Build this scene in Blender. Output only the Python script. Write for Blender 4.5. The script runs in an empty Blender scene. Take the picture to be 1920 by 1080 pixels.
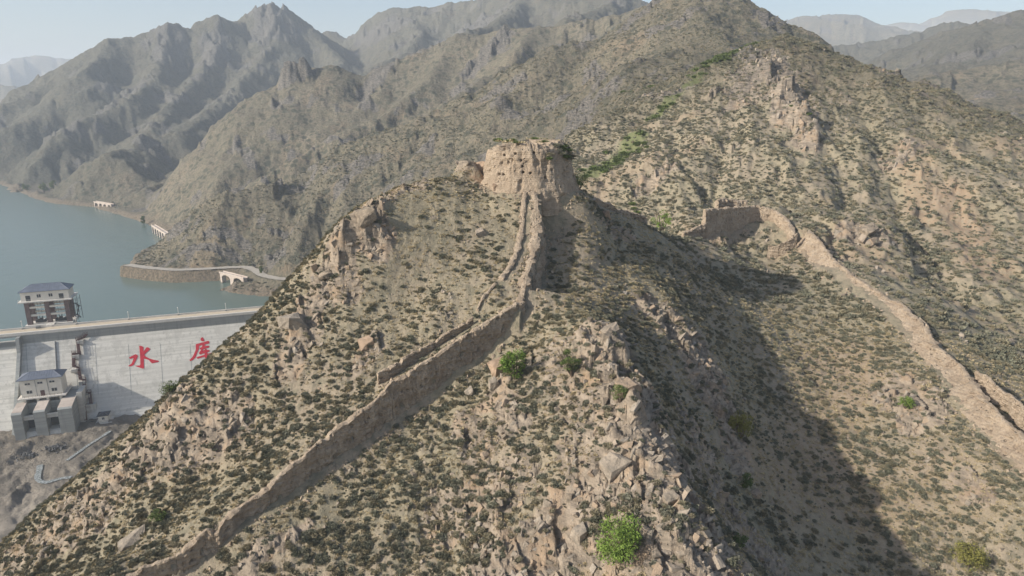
import bpy, bmesh, math, random
import numpy as np
from mathutils import Vector, Matrix, Euler

# ------------------------------------------------------------------ camera, world, sun, exposure
SC = bpy.context.scene
COL = SC.collection
CAMZ = 150.0
PITCH = math.radians(15.4)
FPX = 1280.0
cam_d = bpy.data.cameras.new('camera')
cam_d.sensor_width = 36.0
cam_d.lens = 36.0 * FPX / 1920.0
cam_d.clip_start = 0.5
cam_d.clip_end = 40000.0
cam = bpy.data.objects.new('camera', cam_d)
cam.location = (0, 0, CAMZ)
cam.rotation_euler = (math.radians(90) - PITCH, 0, 0)
COL.objects.link(cam)
SC.camera = cam

SUN_EL = 28.0
SUN_TO = Vector((-0.93, -0.37, 0)).normalized()          # horizontal direction towards the sun
sun_v = Vector((SUN_TO.x * math.cos(math.radians(SUN_EL)), SUN_TO.y * math.cos(math.radians(SUN_EL)), math.sin(math.radians(SUN_EL))))
world = bpy.data.worlds.new('World')
SC.world = world
world.use_nodes = True
wn = world.node_tree
wn.nodes.clear()
w_out = wn.nodes.new('ShaderNodeOutputWorld')
w_bg = wn.nodes.new('ShaderNodeBackground')
w_sky = wn.nodes.new('ShaderNodeTexSky')
w_sky.sky_type = 'NISHITA'
w_sky.sun_disc = False
w_sky.sun_elevation = math.radians(SUN_EL)
w_sky.sun_rotation = math.atan2(SUN_TO.x, SUN_TO.y)
w_sky.air_density = 1.0
w_sky.dust_density = 2.0
w_sky.ozone_density = 1.5
wn.links.new(w_sky.outputs[0], w_bg.inputs[0])
wn.links.new(w_bg.outputs[0], w_out.inputs[0])
w_bg.inputs[1].default_value = 0.12
sun_d = bpy.data.lights.new('sun', 'SUN')
sun_d.energy = 5.0
sun_d.angle = math.radians(0.8)
sun_d.color = (1.0, 0.93, 0.82)
sun = bpy.data.objects.new('sun', sun_d)
sun.rotation_euler = sun_v.to_track_quat('Z', 'Y').to_euler()
sun.location = (-200, -100, 400)
COL.objects.link(sun)
SC.view_settings.view_transform = 'Standard'
SC.view_settings.look = 'None'
SC.view_settings.gamma = 1.0
SC.view_settings.use_curve_mapping = False
SC.view_settings.exposure = 0.36
SC.cycles.volume_bounces = 1
SC.cycles.max_bounces = 6
SC.cycles.transparent_max_bounces = 8
SC.cycles.use_denoising = True
HAZE = 0.00021

rng = np.random.default_rng(7)
random.seed(7)
SP, CP = math.sin(PITCH), math.cos(PITCH)

def P(px, py, D):
    """world point seen at a pixel of the photograph, D metres along the optical axis"""
    u, v = (px - 960) / FPX, (py - 540) / FPX
    return np.array([D * u, D * (CP - v * SP), CAMZ - D * (SP + v * CP)])

def Q(px, py, z):
    """world point on the level z seen at a pixel"""
    v = (py - 540) / FPX
    return P(px, py, (CAMZ - z) / (SP + v * CP))

# ------------------------------------------------------------------ noise
def _hash(ix, iy, s):
    h = (ix.astype(np.int64) * 374761393 + iy.astype(np.int64) * 668265263 + s * 1442695041) & 0x7fffffff
    h = ((h ^ (h >> 13)) * 1274126177) & 0x7fffffff
    return ((h ^ (h >> 16)) & 0xffffff) / float(0x1000000)

def perlin(x, y, s=0):
    xi, yi = np.floor(x), np.floor(y)
    xf, yf = x - xi, y - yi
    xi = xi.astype(np.int64); yi = yi.astype(np.int64)
    u, v = xf * xf * xf * (xf * (xf * 6 - 15) + 10), yf * yf * yf * (yf * (yf * 6 - 15) + 10)
    def g(dx, dy):
        a = _hash(xi + dx, yi + dy, s) * 2 * np.pi
        return np.cos(a) * (xf - dx) + np.sin(a) * (yf - dy)
    a, b, c, d = g(0, 0), g(1, 0), g(0, 1), g(1, 1)
    return ((a + (b - a) * u) + ((c + (d - c) * u) - (a + (b - a) * u)) * v) * 1.5

def fbm(x, y, oct=4, s=0, gain=0.5, lac=2.03):
    r, a, f, t = 0, 1.0, 1.0, 0
    for i in range(oct):
        r = r + a * perlin(x * f + 17.3 * i, y * f - 9.1 * i, s + i)
        t += a; a *= gain; f *= lac
    return r / t

def ridged(x, y, oct=4, s=0, gain=0.5):
    r, a, f, t = 0, 1.0, 1.0, 0
    for i in range(oct):
        r = r + a * (1 - np.abs(perlin(x * f + 31.7 * i, y * f + 5.3 * i, s + i)) * 2)
        t += a; a *= gain; f *= 2.07
    return r / t

def blocks(x, y, s=0):
    """tilted faceted blocks: (height, distance to the block edge)"""
    xi, yi = np.floor(x).astype(np.int64), np.floor(y).astype(np.int64)
    d1 = np.full(x.shape, 9.0); d2 = np.full(x.shape, 9.0); h = np.zeros(x.shape)
    for dx in (-1, 0, 1):
        for dy in (-1, 0, 1):
            cx, cy = xi + dx, yi + dy
            px_, py_ = cx + _hash(cx, cy, s), cy + _hash(cx, cy, s + 1)
            d = np.hypot(x - px_, y - py_)
            hh = _hash(cx, cy, s + 2) + (x - px_) * (_hash(cx, cy, s + 3) - .5) * 1.6 + (y - py_) * (_hash(cx, cy, s + 4) - .7) * 1.6
            new = d < d1
            d2 = np.where(new, d1, np.minimum(d2, d))
            h = np.where(new, hh, h)
            d1 = np.where(new, d, d1)
    return h, d2 - d1

def sstep(a, b, x):
    t = np.clip((x - a) / (b - a), 0, 1)
    return t * t * (3 - 2 * t)

# ------------------------------------------------------------------ terrain: ridge lines (pixel, pixel, depth)
# (group, slope, crest roundness, gully amplitude, gully spacing, points)
G_MID, G_SPUR, G_FAR, G_RIGHT, G_DIST = 1, 2, 3, 4, 5
R = []
def ridge(g, s, w, ga, gl, pts):
    s = s * {2: 1.18, 3: 1.2}.get(g, 1.0)
    R.append((g, s, w, ga * (1.7 if g == 2 else 1.0), gl, np.array([P(*p) for p in pts])))
def ridge_w(g, s, w, ga, gl, pts):
    R.append((g, s, w, ga, gl, np.array([(a, b, CAMZ + c) for a, b, c in pts], float)))

# mid mountain M1 with its rocky spine
ridge(G_MID, .42, 6, 1.6, 22, [(1385, 118, 300), (1425, 85, 275), (1470, 66, 260), (1560, 97, 255), (1640, 152, 245), (1740, 212, 235), (1900, 298, 215), (2100, 400, 190), (2300, 500, 180)])
ridge(G_MID, .55, 4, 1.6, 22, [(1470, 68, 260), (1470, 200, 222), (1490, 290, 192), (1440, 360, 165), (1400, 410, 150)])
ridge(G_MID, .40, 6, 1.2, 20, [(1740, 212, 235), (1765, 400, 165), (1850, 590, 120), (1960, 690, 105)])
ridge(G_MID, .40, 6, 1.2, 20, [(1900, 298, 215), (1980, 450, 155), (2080, 600, 120)])
ridge(G_MID, .40, 8, 1.2, 20, [(1425, 85, 275), (1330, 200, 245), (1220, 300, 210), (1160, 370, 185)])
ridge(G_MID, .40, 6, 1.0, 20, [(1330, 200, 245), (1290, 330, 185), (1265, 420, 150)])
# spur between hollow and A1
ridge(G_SPUR, .50, 6, 2.2, 24, [(1385, 95, 345), (1290, 100, 335), (1200, 165, 300), (1090, 225, 285), (960, 290, 265), (850, 335, 250), (760, 400, 250)])
ridge(G_SPUR, .52, 8, 2.2, 24, [(1425, 60, 400), (1290, 85, 370), (1145, 128, 340), (1029, 190, 338), (912, 233, 338), (776, 288, 342), (640, 323, 352), (564, 380, 362), (505, 470, 382), (495, 500, 390)])
# M0 high ridge
ridge(G_SPUR, .62, 8, 3, 30, [(1245, -2, 470), (1290, -25, 460), (1360, -25, 450), (1400, 5, 440), (1440, 30, 440), (1500, 70, 430), (1560, 112, 420), (1650, 190, 400)])
ridge(G_SPUR, .55, 8, 3, 30, [(1245, -2, 470), (1150, 45, 470), (1048, 84, 470), (978, 117, 478), (889, 171, 475), (795, 216, 470), (718, 247, 475), (640, 270, 480), (560, 318, 478), (500, 345, 462), (430, 353, 450), (380, 385, 440), (310, 440, 430), (268, 478, 425)])
ridge(G_SPUR, .55, 5, 2, 20, [(718, 247, 475), (680, 310, 450), (640, 350, 430), (600, 400, 410), (560, 420, 402)])
ridge(G_SPUR, .55, 5, 2, 20, [(1290, -25, 460), (1330, 40, 400), (1370, 90, 350)])
# ridge B with the rocky knob
ridge(G_SPUR, .58, 8, 6, 45, [(1235, 5, 640), (1180, 22, 690), (1090, 40, 710), (1000, 50, 720), (930, 55, 735), (860, 65, 745), (800, 90, 745), (740, 116, 740), (680, 143, 730), (620, 122, 722), (590, 122, 720), (555, 132, 718), (535, 160, 705), (480, 210, 690), (420, 258, 675), (365, 300, 650), (320, 318, 620), (265, 368, 600), (215, 398, 590)])
ridge(G_SPUR, .60, 6, 4, 35, [(860, 65, 745), (800, 150, 670), (720, 215, 625), (640, 245, 600), (560, 290, 580), (480, 320, 570)])
ridge(G_SPUR, .62, 6, 4, 30, [(620, 122, 722), (600, 190, 680), (550, 240, 650), (470, 290, 615), (400, 330, 590), (350, 380, 570), (310, 420, 555)])
ridge(G_SPUR, .60, 6, 4, 30, [(1000, 50, 720), (960, 110, 640), (900, 150, 600), (840, 190, 570)])
ridge(G_SPUR, .60, 6, 4, 30, [(740, 116, 740), (715, 170, 690), (660, 215, 660), (600, 245, 640)])
# far mountain C
ridge(G_FAR, .62, 12, 12, 70, [(-350, 250, 1050), (-150, 215, 1080), (0, 196, 1130), (60, 172, 1170), (100, 150, 1200), (160, 108, 1250), (185, 88, 1265), (210, 72, 1280), (250, 70, 1300), (275, 60, 1310), (300, 56, 1320), (320, 41, 1330), (345, 53, 1340), (375, 40, 1355), (405, 30, 1370), (440, 40, 1400), (462, 38, 1430), (472, 26, 1440), (485, 18, 1450), (505, 6, 1450), (522, 12, 1455), (545, 32, 1460), (580, 55, 1480), (620, 75, 1500)])
ridge(G_FAR, .60, 12, 10, 60, [(320, 41, 1330), (300, 110, 1230), (290, 145, 1150), (240, 185, 1060), (165, 218, 990), (115, 250, 940), (60, 290, 890), (0, 318, 850), (-80, 345, 820)])
ridge(G_FAR, .62, 12, 10, 55, [(505, 6, 1450), (520, 60, 1380), (480, 120, 1270), (425, 180, 1130), (372, 220, 1010), (335, 250, 930)])
ridge(G_FAR, .62, 12, 10, 55, [(405, 30, 1370), (405, 100, 1270), (360, 150, 1170), (320, 190, 1080), (290, 240, 970), (255, 280, 890)])
ridge(G_FAR, .62, 12, 10, 55, [(210, 72, 1280), (160, 130, 1150), (90, 190, 1080), (20, 235, 1020), (-60, 270, 980)])
ridge(G_FAR, .62, 12, 10, 55, [(580, 55, 1480), (640, 110, 1330), (620, 160, 1200), (560, 200, 1080)])
ridge(G_FAR, .60, 12, 12, 70, [(540, 70, 1750), (600, 58, 1730), (650, 58, 1700), (700, 30, 1700), (730, 16, 1680), (760, 10, 1650), (800, 10, 1600), (850, 5, 1550), (900, -2, 1500), (1000, -25, 1400), (1100, -30, 1250), (1170, -12, 1150), (1215, 5, 1100), (1260, 30, 1050), (1330, 80, 1000)])
ridge(G_FAR, .60, 12, 9, 55, [(760, 10, 1650), (790, 60, 1400), (760, 100, 1250), (700, 125, 1100)])
ridge(G_FAR, .60, 12, 9, 55, [(1000, -25, 1400), (960, 20, 1200), (930, 40, 1050), (870, 60, 950)])
ridge(G_FAR, .60, 12, 9, 55, [(1170, -12, 1150), (1120, 20, 980), (1060, 35, 880)])
# conical hill on the shore and benches
ridge(G_FAR, .50, 5, 2, 22, [(290, 235, 960), (250, 275, 860), (205, 288, 760), (170, 325, 738), (110, 360, 725)])
ridge(G_FAR, .50, 5, 2, 22, [(205, 288, 760), (260, 325, 735), (285, 345, 725)])
ridge(G_SPUR, .55, 5, 2, 18, [(320, 318, 620), (300, 370, 590), (262, 405, 575), (245, 415, 570)])
ridge(G_SPUR, .55, 5, 2, 18, [(430, 353, 450), (400, 420, 425), (380, 470, 412), (360, 495, 408)])
# low shore terraces
ridge(G_SPUR, .55, 14, 0, 10, [(250, 500, 445), (330, 506, 425), (420, 503, 418), (470, 502, 415), (520, 518, 392), (580, 524, 385), (640, 528, 380)])
ridge(G_SPUR, .35, 6, .3, 10, [(425, 540, 371), (470, 536, 373), (530, 530, 375)])
ridge(G_FAR, .3, 14, .5, 14, [(-60, 338, 820), (0, 348, 790), (60, 362, 762), (130, 374, 737), (175, 380, 722), (200, 378, 700), (235, 385, 655)])
# distant ranges
ridge(G_DIST, .35, 60, 60, 300, [(-400, 60, 4300), (-150, 110, 4300), (0, 122, 4200), (30, 112, 4200), (60, 103, 4200), (100, 106, 4200), (145, 104, 4250), (200, 120, 4300), (330, 160, 4300)])
ridge(G_DIST, .35, 60, 30, 200, [(-350, 120, 2500), (-100, 150, 2450), (0, 158, 2400), (40, 165, 2350), (80, 185, 2300), (120, 210, 2200)])
ridge(G_DIST, .30, 60, 50, 250, [(1400, 60, 2800), (1470, 34, 2800), (1510, 24, 2800), (1560, 26, 2800), (1600, 28, 2800), (1625, 38, 2750), (1660, 42, 2700), (1700, 55, 2600), (1760, 70, 2500)])
ridge(G_DIST, .30, 80, 90, 400, [(1640, 60, 5000), (1690, 40, 5000), (1740, 36, 5000), (1780, 22, 5000), (1805, 16, 5000), (1850, 20, 5000), (1900, 23, 5000), (2000, 15, 5000), (2200, 30, 5000)])
# right hills
ridge(G_RIGHT, .42, 12, 8, 60, [(2300, -60, 1000), (2100, -10, 980), (1985, 12, 930), (1920, 22, 900), (1880, 32, 890), (1840, 62, 850), (1800, 100, 780), (1730, 140, 720), (1640, 160, 680)])
ridge(G_RIGHT, .40, 12, 8, 60, [(1560, 85, 1350), (1640, 78, 1320), (1700, 62, 1300), (1745, 58, 1290), (1790, 40, 1280), (1830, 55, 1260), (1890, 90, 1200)])
ridge(G_RIGHT, .35, 10, 5, 40, [(2200, 60, 640), (2000, 95, 620), (1900, 112, 600), (1800, 125, 600), (1700, 150, 580), (1600, 175, 560)])
ridge(G_RIGHT, .35, 10, 4, 40, [(2200, 130, 520), (2000, 160, 500), (1900, 180, 480), (1840, 195, 455), (1780, 235, 420)])
ridge(G_RIGHT, .35, 10, 4, 40, [(1920, 22, 900), (1940, 100, 720), (1930, 180, 560), (1890, 240, 440)])
# the dam's right abutment behind the near hill
ridge_w(G_SPUR, .75, 6, 1, 15, [(-5, 120, -40), (-40, 180, -62), (-60, 250, -72), (-66, 300, -82), (-80, 345, -100)])

# dam line in plan
Z_CREST = CAMZ - 91.0
Z_FLOOR = CAMZ - 122.0
Z_WATER = CAMZ - 105.0
DA, DB = Q(0, 631, Z_CREST), Q(496, 585, Z_CREST)
DU = (DB - DA)[:2] / np.linalg.norm((DB - DA)[:2])           # along the dam, to the right
DN = np.array([DU[1], -DU[0]])                               # downstream, towards the camera

def pdist(x, y, poly):
    """signed distance to a closed outline, negative inside"""
    d = np.full(x.shape, 1e9); ins = np.zeros(x.shape, bool)
    for a, b in zip(poly, poly[1:] + poly[:1]):
        vx, vy = b[0] - a[0], b[1] - a[1]; L2 = vx * vx + vy * vy + 1e-9
        t = np.clip(((x - a[0]) * vx + (y - a[1]) * vy) / L2, 0, 1)
        d = np.minimum(d, np.hypot(x - a[0] - t * vx, y - a[1] - t * vy))
        c = (a[1] > y) != (b[1] > y)
        ins ^= c & (x < a[0] + (y - a[1]) * vx / (vy if abs(vy) > 1e-9 else 1e-9))
    return np.where(ins, -d, d)
LAKE = [tuple(Q(a, b, Z_WATER)[:2]) for a, b in [(-400, 330), (-150, 335), (0, 346), (35, 360), (60, 371), (95, 381), (175, 389), (215, 401), (262, 415), (296, 428), (310, 436), (330, 447), (262, 472), (238, 497), (285, 514), (330, 524), (400, 524), (436, 520), (430, 532), (412, 545), (450, 552), (520, 557), (600, 566)]]
LAKE += [tuple((DB + np.append(DU * 45, 0))[:2]), tuple((DA - np.append(DU * 500, 0))[:2]), (-1500, 200), (-1500, 900)]
VALLEY = [tuple((DB[:2] + DU * 18 + DN * 2)), (-103, 262), (-108, 230), (-106, 190), (-108, 150), (-116, 110), (-132, 70), (-150, 0), (-150, -50), (-900, -50), tuple(DA[:2] - DU * 500 + DN * 2)]

def ridge_field(x, y):
    dd = (x - DA[0]) * DN[0] + (y - DA[1]) * DN[1]            # >0 downstream
    z = np.where(x < 60, CAMZ - 114.0, CAMZ - 60)
    z = z + (Z_FLOOR - z) * sstep(-3, 3, dd) * (x < 60)
    z = np.where((x > 60), CAMZ - 114 + 54 * sstep(20, 260, x), z)
    z = z + 1.2 * fbm(x / 22, y / 22, 4, 5) * sstep(4, 30, dd)
    best = z.copy(); second = np.full(x.shape, -1e4)
    g = np.zeros(x.shape, np.int8); tt = np.zeros(x.shape); db = np.zeros(x.shape); ga = np.zeros(x.shape); gl = np.ones(x.shape)
    Rr = np.hypot(x, y)
    wf = sstep(500, 1100, Rr)
    wx = fbm(x / 42, y / 42, 3, 71) * 9 * (1 - wf) + fbm(x / 170, y / 170, 3, 72) * 34 * wf
    wy = wx
    acc = 0
    for ri, (gid, s, w, gA, gL, pts) in enumerate(R):
        if gid == 6: continue
        zmax = pts[:, 2].max()
        zr = np.full(x.shape, -1e4); tr = np.zeros(x.shape); dr = np.zeros(x.shape)
        arc = 0.0
        for a, b in zip(pts[:-1], pts[1:]):
            vx, vy = b[0] - a[0], b[1] - a[1]
            L2 = vx * vx + vy * vy; L = math.sqrt(L2)
            t = np.clip(((x - a[0]) * vx + (y - a[1]) * vy) / L2, 0, 1)
            d0 = np.hypot(x - a[0] - t * vx, y - a[1] - t * vy)
            f = sstep(0, 8 * w, d0)
            d = np.maximum(d0 + (wx * .8 + wy * .8) * f, 0)
            zz = a[2] + (b[2] - a[2]) * t - s * (np.sqrt(d * d + w * w) - w)
            m = zz > zr
            zr = np.where(m, zz, zr); tr = np.where(m, arc + t * L, tr); dr = np.where(m, d, dr)
            arc += L
        m = zr > best
        second = np.where(m, best, np.maximum(second, zr))
        best = np.where(m, zr, best); g = np.where(m, gid, g)
        tt = np.where(m, tr + ri * 913.0, tt); db = np.where(m, dr, db); ga = np.where(m, gA, ga); gl = np.where(m, gL, gl)
    k = 0.0022 * Rr + 0.8
    diff = best - second
    best = best + k * np.log1p(np.exp(-np.clip(diff / k, 0, 30)))
    edge = sstep(0, 3.0, diff / np.maximum(ga, .1))
    n = ridged(tt / gl + .35 * fbm(db / gl, tt / gl, 2, 3), db / (gl * 3.0), 4, 11, .6)
    best = best + 1.45 * ga * (n - .72) * edge * sstep(0, 1, db / (gl * .5))
    # shoreline and river bed
    dl = pdist(x, y, LAKE) + 2.5 * fbm(x / 16, y / 16, 3, 131) + 2.0 * fbm(x / 6, y / 6, 2, 132)
    up = dd < -2
    best = np.where(up & (x < 80), np.maximum(best, Z_WATER - .5 + np.clip(dl * .55, -8, 4.0)), best)
    best = np.minimum(best, Z_WATER + np.where(dl > 0, .5 * np.minimum(dl, 13) + .95 * np.maximum(dl - 13, 0), -.5 + .5 * np.maximum(dl, -14)) + np.where(x > 90, 200, 0))
    dv = pdist(x, y, VALLEY) + 1.5 * fbm(x / 12, y / 12, 3, 133)
    bed = Z_FLOOR + .7 * fbm(x / 22, y / 22, 4, 5) * sstep(4, 30, dd)
    best = np.minimum(best, bed + .95 * np.maximum(dv, 0) + np.where(x > 0, 200, 0))
    return best, g

# near hill, gully and the ridge of the second wall: thin-plate surface through measured points
NEAR = [  # pixel, pixel, depth
 (985, 358, 97), (900, 346, 101), (1085, 366, 102), (1000, 330, 112), (940, 350, 99), (1040, 362, 98),
 (870, 325, 101), (820, 335, 99), (760, 350, 97), (690, 390, 92), (640, 440, 90), (605, 540, 88), (510, 604, 86), (400, 690, 84), (330, 728, 84), (300, 765, 84), (240, 818, 83), (150, 892, 82), (60, 968, 81), (0, 1026, 80), (-150, 1120, 78), (-300, 1200, 75),
 (760, 560, 87), (870, 450, 92), (760, 450, 91), (600, 760, 77), (680, 650, 82), (500, 760, 79), (400, 900, 73.5), (250, 960, 73), (130, 1040, 73), (250, 1060, 67),
 (870, 560, 85), (935, 480, 90), (968, 430, 94), (958, 500, 88.5), (930, 560, 83),
 (973, 633, 82.2), (924, 653, 81), (873, 702, 79.2), (829, 738, 77.8), (795, 755, 76.6), (769, 782, 75.9), (700, 834, 73.6), (640, 864, 72.0), (554, 920, 69.4), (459, 970, 66.6), (418, 1015, 65.1), (338, 1074, 63.5), (150, 1190, 59.5),
 (640, 760, 75.5), (720, 650, 81), (560, 830, 73), (450, 900, 70.5), (340, 985, 67.5), (820, 590, 83), (200, 1085, 65),
 (1003, 390, 96), (1002, 440, 92.5), (995, 490, 89.5), (985, 540, 84.5), (1042, 460, 95), (1040, 420, 98.5), (1032, 510, 89.5), (1020, 560, 83.5),
 (960, 690, 77), (890, 760, 74.5), (820, 850, 70.5), (740, 930, 67.5), (640, 1000, 65), (500, 1070, 62.3), (870, 960, 65), (800, 1060, 61), (960, 1060, 58), (950, 860, 67), (1010, 780, 70), (620, 1090, 61.2),
 (1070, 500, 91), (1060, 610, 78.5), (1130, 610, 76), (1180, 720, 68.5), (1190, 770, 66), (1230, 850, 61.5), (1270, 930, 57.5), (1300, 1000, 54.5), (1310, 1090, 51), (1090, 840, 64.5), (1110, 960, 59.5), (1120, 1060, 56), (1090, 720, 71),
 (1100, 420, 102), (1180, 470, 103), (1120, 520, 93), (1230, 530, 97), (1180, 600, 87), (1280, 590, 93), (1320, 660, 88.5), (1290, 720, 82.5), (1360, 760, 83), (1340, 880, 73), (1420, 900, 77), (1400, 1040, 66.5), (1500, 1080, 69), (1420, 700, 96), (1490, 860, 86),
 (1180, 405, 117), (1090, 370, 108), (1215, 425, 124), (1250, 435, 131), (1290, 440, 136), (1330, 445, 140), (1400, 430, 147), (1440, 455, 141), (1490, 455, 139), (1400, 480, 133), (1330, 500, 122), (1380, 560, 111), (1450, 640, 105), (1530, 780, 93), (1590, 900, 84.5), (1650, 1010, 77.5), (1700, 1090, 73),
 (1530, 520, 123), (1560, 570, 115), (1650, 640, 104), (1740, 720, 93), (1800, 800, 86), (1860, 860, 80.5), (1925, 905, 77), (2010, 960, 74), (1600, 680, 102), (1680, 790, 90), (1750, 900, 82), (1830, 1000, 76), (1900, 1080, 71.5),
 (1600, 500, 122), (1700, 575, 110), (1780, 650, 101), (1850, 715, 94), (1920, 770, 90),
 (1520, 420, 142), (1600, 430, 140), (1700, 460, 136), (1800, 540, 124), (1900, 620, 113), (1700, 540, 118), (1850, 640, 107), (1940, 690, 101), (1450, 400, 153), (1350, 395, 153), (1540, 380, 156), (1650, 390, 158), (1760, 420, 155), (1280, 410, 148), (2050, 760, 95), (2080, 640, 112),
]
NEARW = [(-30, 115, -42), (-45, 103, -52), (-62, 100, -66), (-85, 95, -92), (-70, 120, -88), (-100, 75, -100), (-100, 110, -118), (-118, 60, -118), (-85, 60, -72), (-105, 45, -95), (-30, 140, -62), (0, 130, -36), (-15, 125, -40), (0, 155, -62), (15, 140, -42), (25, 145, -40), (20, 170, -58), (-60, 150, -92), (-40, 175, -75), (-30, 45, -60), (0, 30, -52), (30, 30, -55), (60, 40, -58), (-60, 40, -72), (90, 60, -46), (-120, 100, -124), (-125, 20, -124), (-125, 140, -124)]
_c = np.array([P(*p) for p in NEAR] + [(a, b, CAMZ + c) for a, b, c in NEARW])
def _tps(r2):
    return np.where(r2 > 1e-9, r2 * np.log(np.maximum(r2, 1e-9)) * .5, 0)
def _fit(c):
    n = len(c)
    xs, ys = c[:, 0] / 50, c[:, 1] / 50
    K = _tps((xs[:, None] - xs) ** 2 + (ys[:, None] - ys) ** 2) + np.eye(n) * 0.004
    Pm = np.c_[np.ones(n), xs, ys]
    A = np.zeros((n + 3, n + 3)); A[:n, :n] = K; A[:n, n:] = Pm; A[n:, :n] = Pm.T
    return np.linalg.solve(A, np.r_[c[:, 2], 0, 0, 0])
_w = _fit(_c)
def near_field(x, y):
    sh = x.shape; x = x.ravel() / 50; y = y.ravel() / 50
    out = np.empty(x.size)
    xs, ys = _c[:, 0] / 50, _c[:, 1] / 50
    for i in range(0, x.size, 40000):
        xx, yy = x[i:i + 40000, None], y[i:i + 40000, None]
        out[i:i + 40000] = _tps((xx - xs) ** 2 + (yy - ys) ** 2) @ _w[:-3] + _w[-3] + _w[-2] * xx[:, 0] + _w[-1] * yy[:, 0]
    return out.reshape(sh)

# polar sheet, fine where the photograph is
th = np.radians(np.r_[np.linspace(-62, -40, 60, endpoint=False), np.linspace(-40, 40, 940, endpoint=False), np.linspace(40, 62, 61)])
rr = [28.0]
while rr[-1] < 7500:
    r = rr[-1]
    st = .3 if r < 112 else (r * .0042 if r < 160 else (r * .0058 if r < 480 else (r * .0062 if r < 1700 else r * .02)))
    rr.append(r + st)
rr = np.array(rr)
NR, NT = len(rr), len(th)
cols_i = np.r_[np.arange(0, NT - 1, 2), NT - 1]; rows_i = np.r_[np.arange(0, NR - 1, 2), NR - 1]
def polar(r, t):
    return r[:, None] * np.sin(t)[None, :], r[:, None] * np.cos(t)[None, :]
xc, yc = polar(rr[rows_i], th[cols_i])
zc, gc = ridge_field(xc, yc)
# near blend
lim = 150 + 0 * xc
wy_ = 1 - sstep(146, 182, yc + np.where(xc < 15, 14, 0) * 1.0)
wl_ = sstep(-122, -92, xc)
wr_ = 1 - sstep(100, 150, xc)
wn_ = wy_ * wl_ * wr_
msk = wn_ > 0
zn = np.zeros_like(zc); zn[msk] = near_field(xc[msk], yc[msk])
zc = np.where(msk, zn * wn_ + zc * (1 - wn_), zc)
zc = np.where(wn_ > .02, np.maximum(zc, Z_FLOOR - .5), zc)
# expand to the full sheet (bilinear over index space)
def expand(a):
    a2 = np.empty((len(rows_i), NT))
    ti = np.interp(np.arange(NT), cols_i, np.arange(len(cols_i)))
    i0 = np.minimum(ti.astype(int), len(cols_i) - 2); f = ti - i0
    a2 = a[:, i0] * (1 - f) + a[:, i0 + 1] * f
    ri = np.interp(np.arange(NR), rows_i, np.arange(len(rows_i)))
    j0 = np.minimum(ri.astype(int), len(rows_i) - 2); f = (ri - j0)[:, None]
    return a2[j0] * (1 - f) + a2[j0 + 1] * f
X, Y = polar(rr, th)
Z = expand(zc)
WN = expand(wn_)
GI = np.rint(expand(gc.astype(float))).astype(int)
GI = gc[np.minimum(np.rint(np.interp(np.arange(NR), rows_i, np.arange(len(rows_i)))).astype(int), len(rows_i) - 1)][:, np.minimum(np.rint(np.interp(np.arange(NT), cols_i, np.arange(len(cols_i)))).astype(int), len(cols_i) - 1)]
RAD = np.hypot(X, Y)

def blob(pts, rad, soft=.5):
    """mask round a world polyline through pixel,pixel,depth points"""
    w = np.array([P(*p)[:2] for p in pts])
    out = np.zeros(X.shape)
    pr = np.hypot(w[:, 0], w[:, 1]); pt = np.arctan2(w[:, 0], w[:, 1])
    m = rad * 2.2
    i0, i1 = np.searchsorted(rr, pr.min() * .97 - m), np.searchsorted(rr, pr.max() + m)
    j0, j1 = np.searchsorted(th, pt.min() - m / pr.min()), np.searchsorted(th, pt.max() + m / pr.min())
    xx, yy = X[i0:i1, j0:j1], Y[i0:i1, j0:j1]
    d = np.full(xx.shape, 1e9)
    for a, b in zip(w[:-1], w[1:]):
        vx, vy = b - a; L2 = vx * vx + vy * vy
        t = np.clip(((xx - a[0]) * vx + (yy - a[1]) * vy) / L2, 0, 1)
        d = np.minimum(d, np.hypot(xx - a[0] - t * vx, yy - a[1] - t * vy))
    d = d + rad * .6 * fbm(xx / rad, yy / rad, 3, 44)
    out[i0:i1, j0:j1] = 1 - sstep(rad * soft, rad * 1.15, d)
    return out
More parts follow.
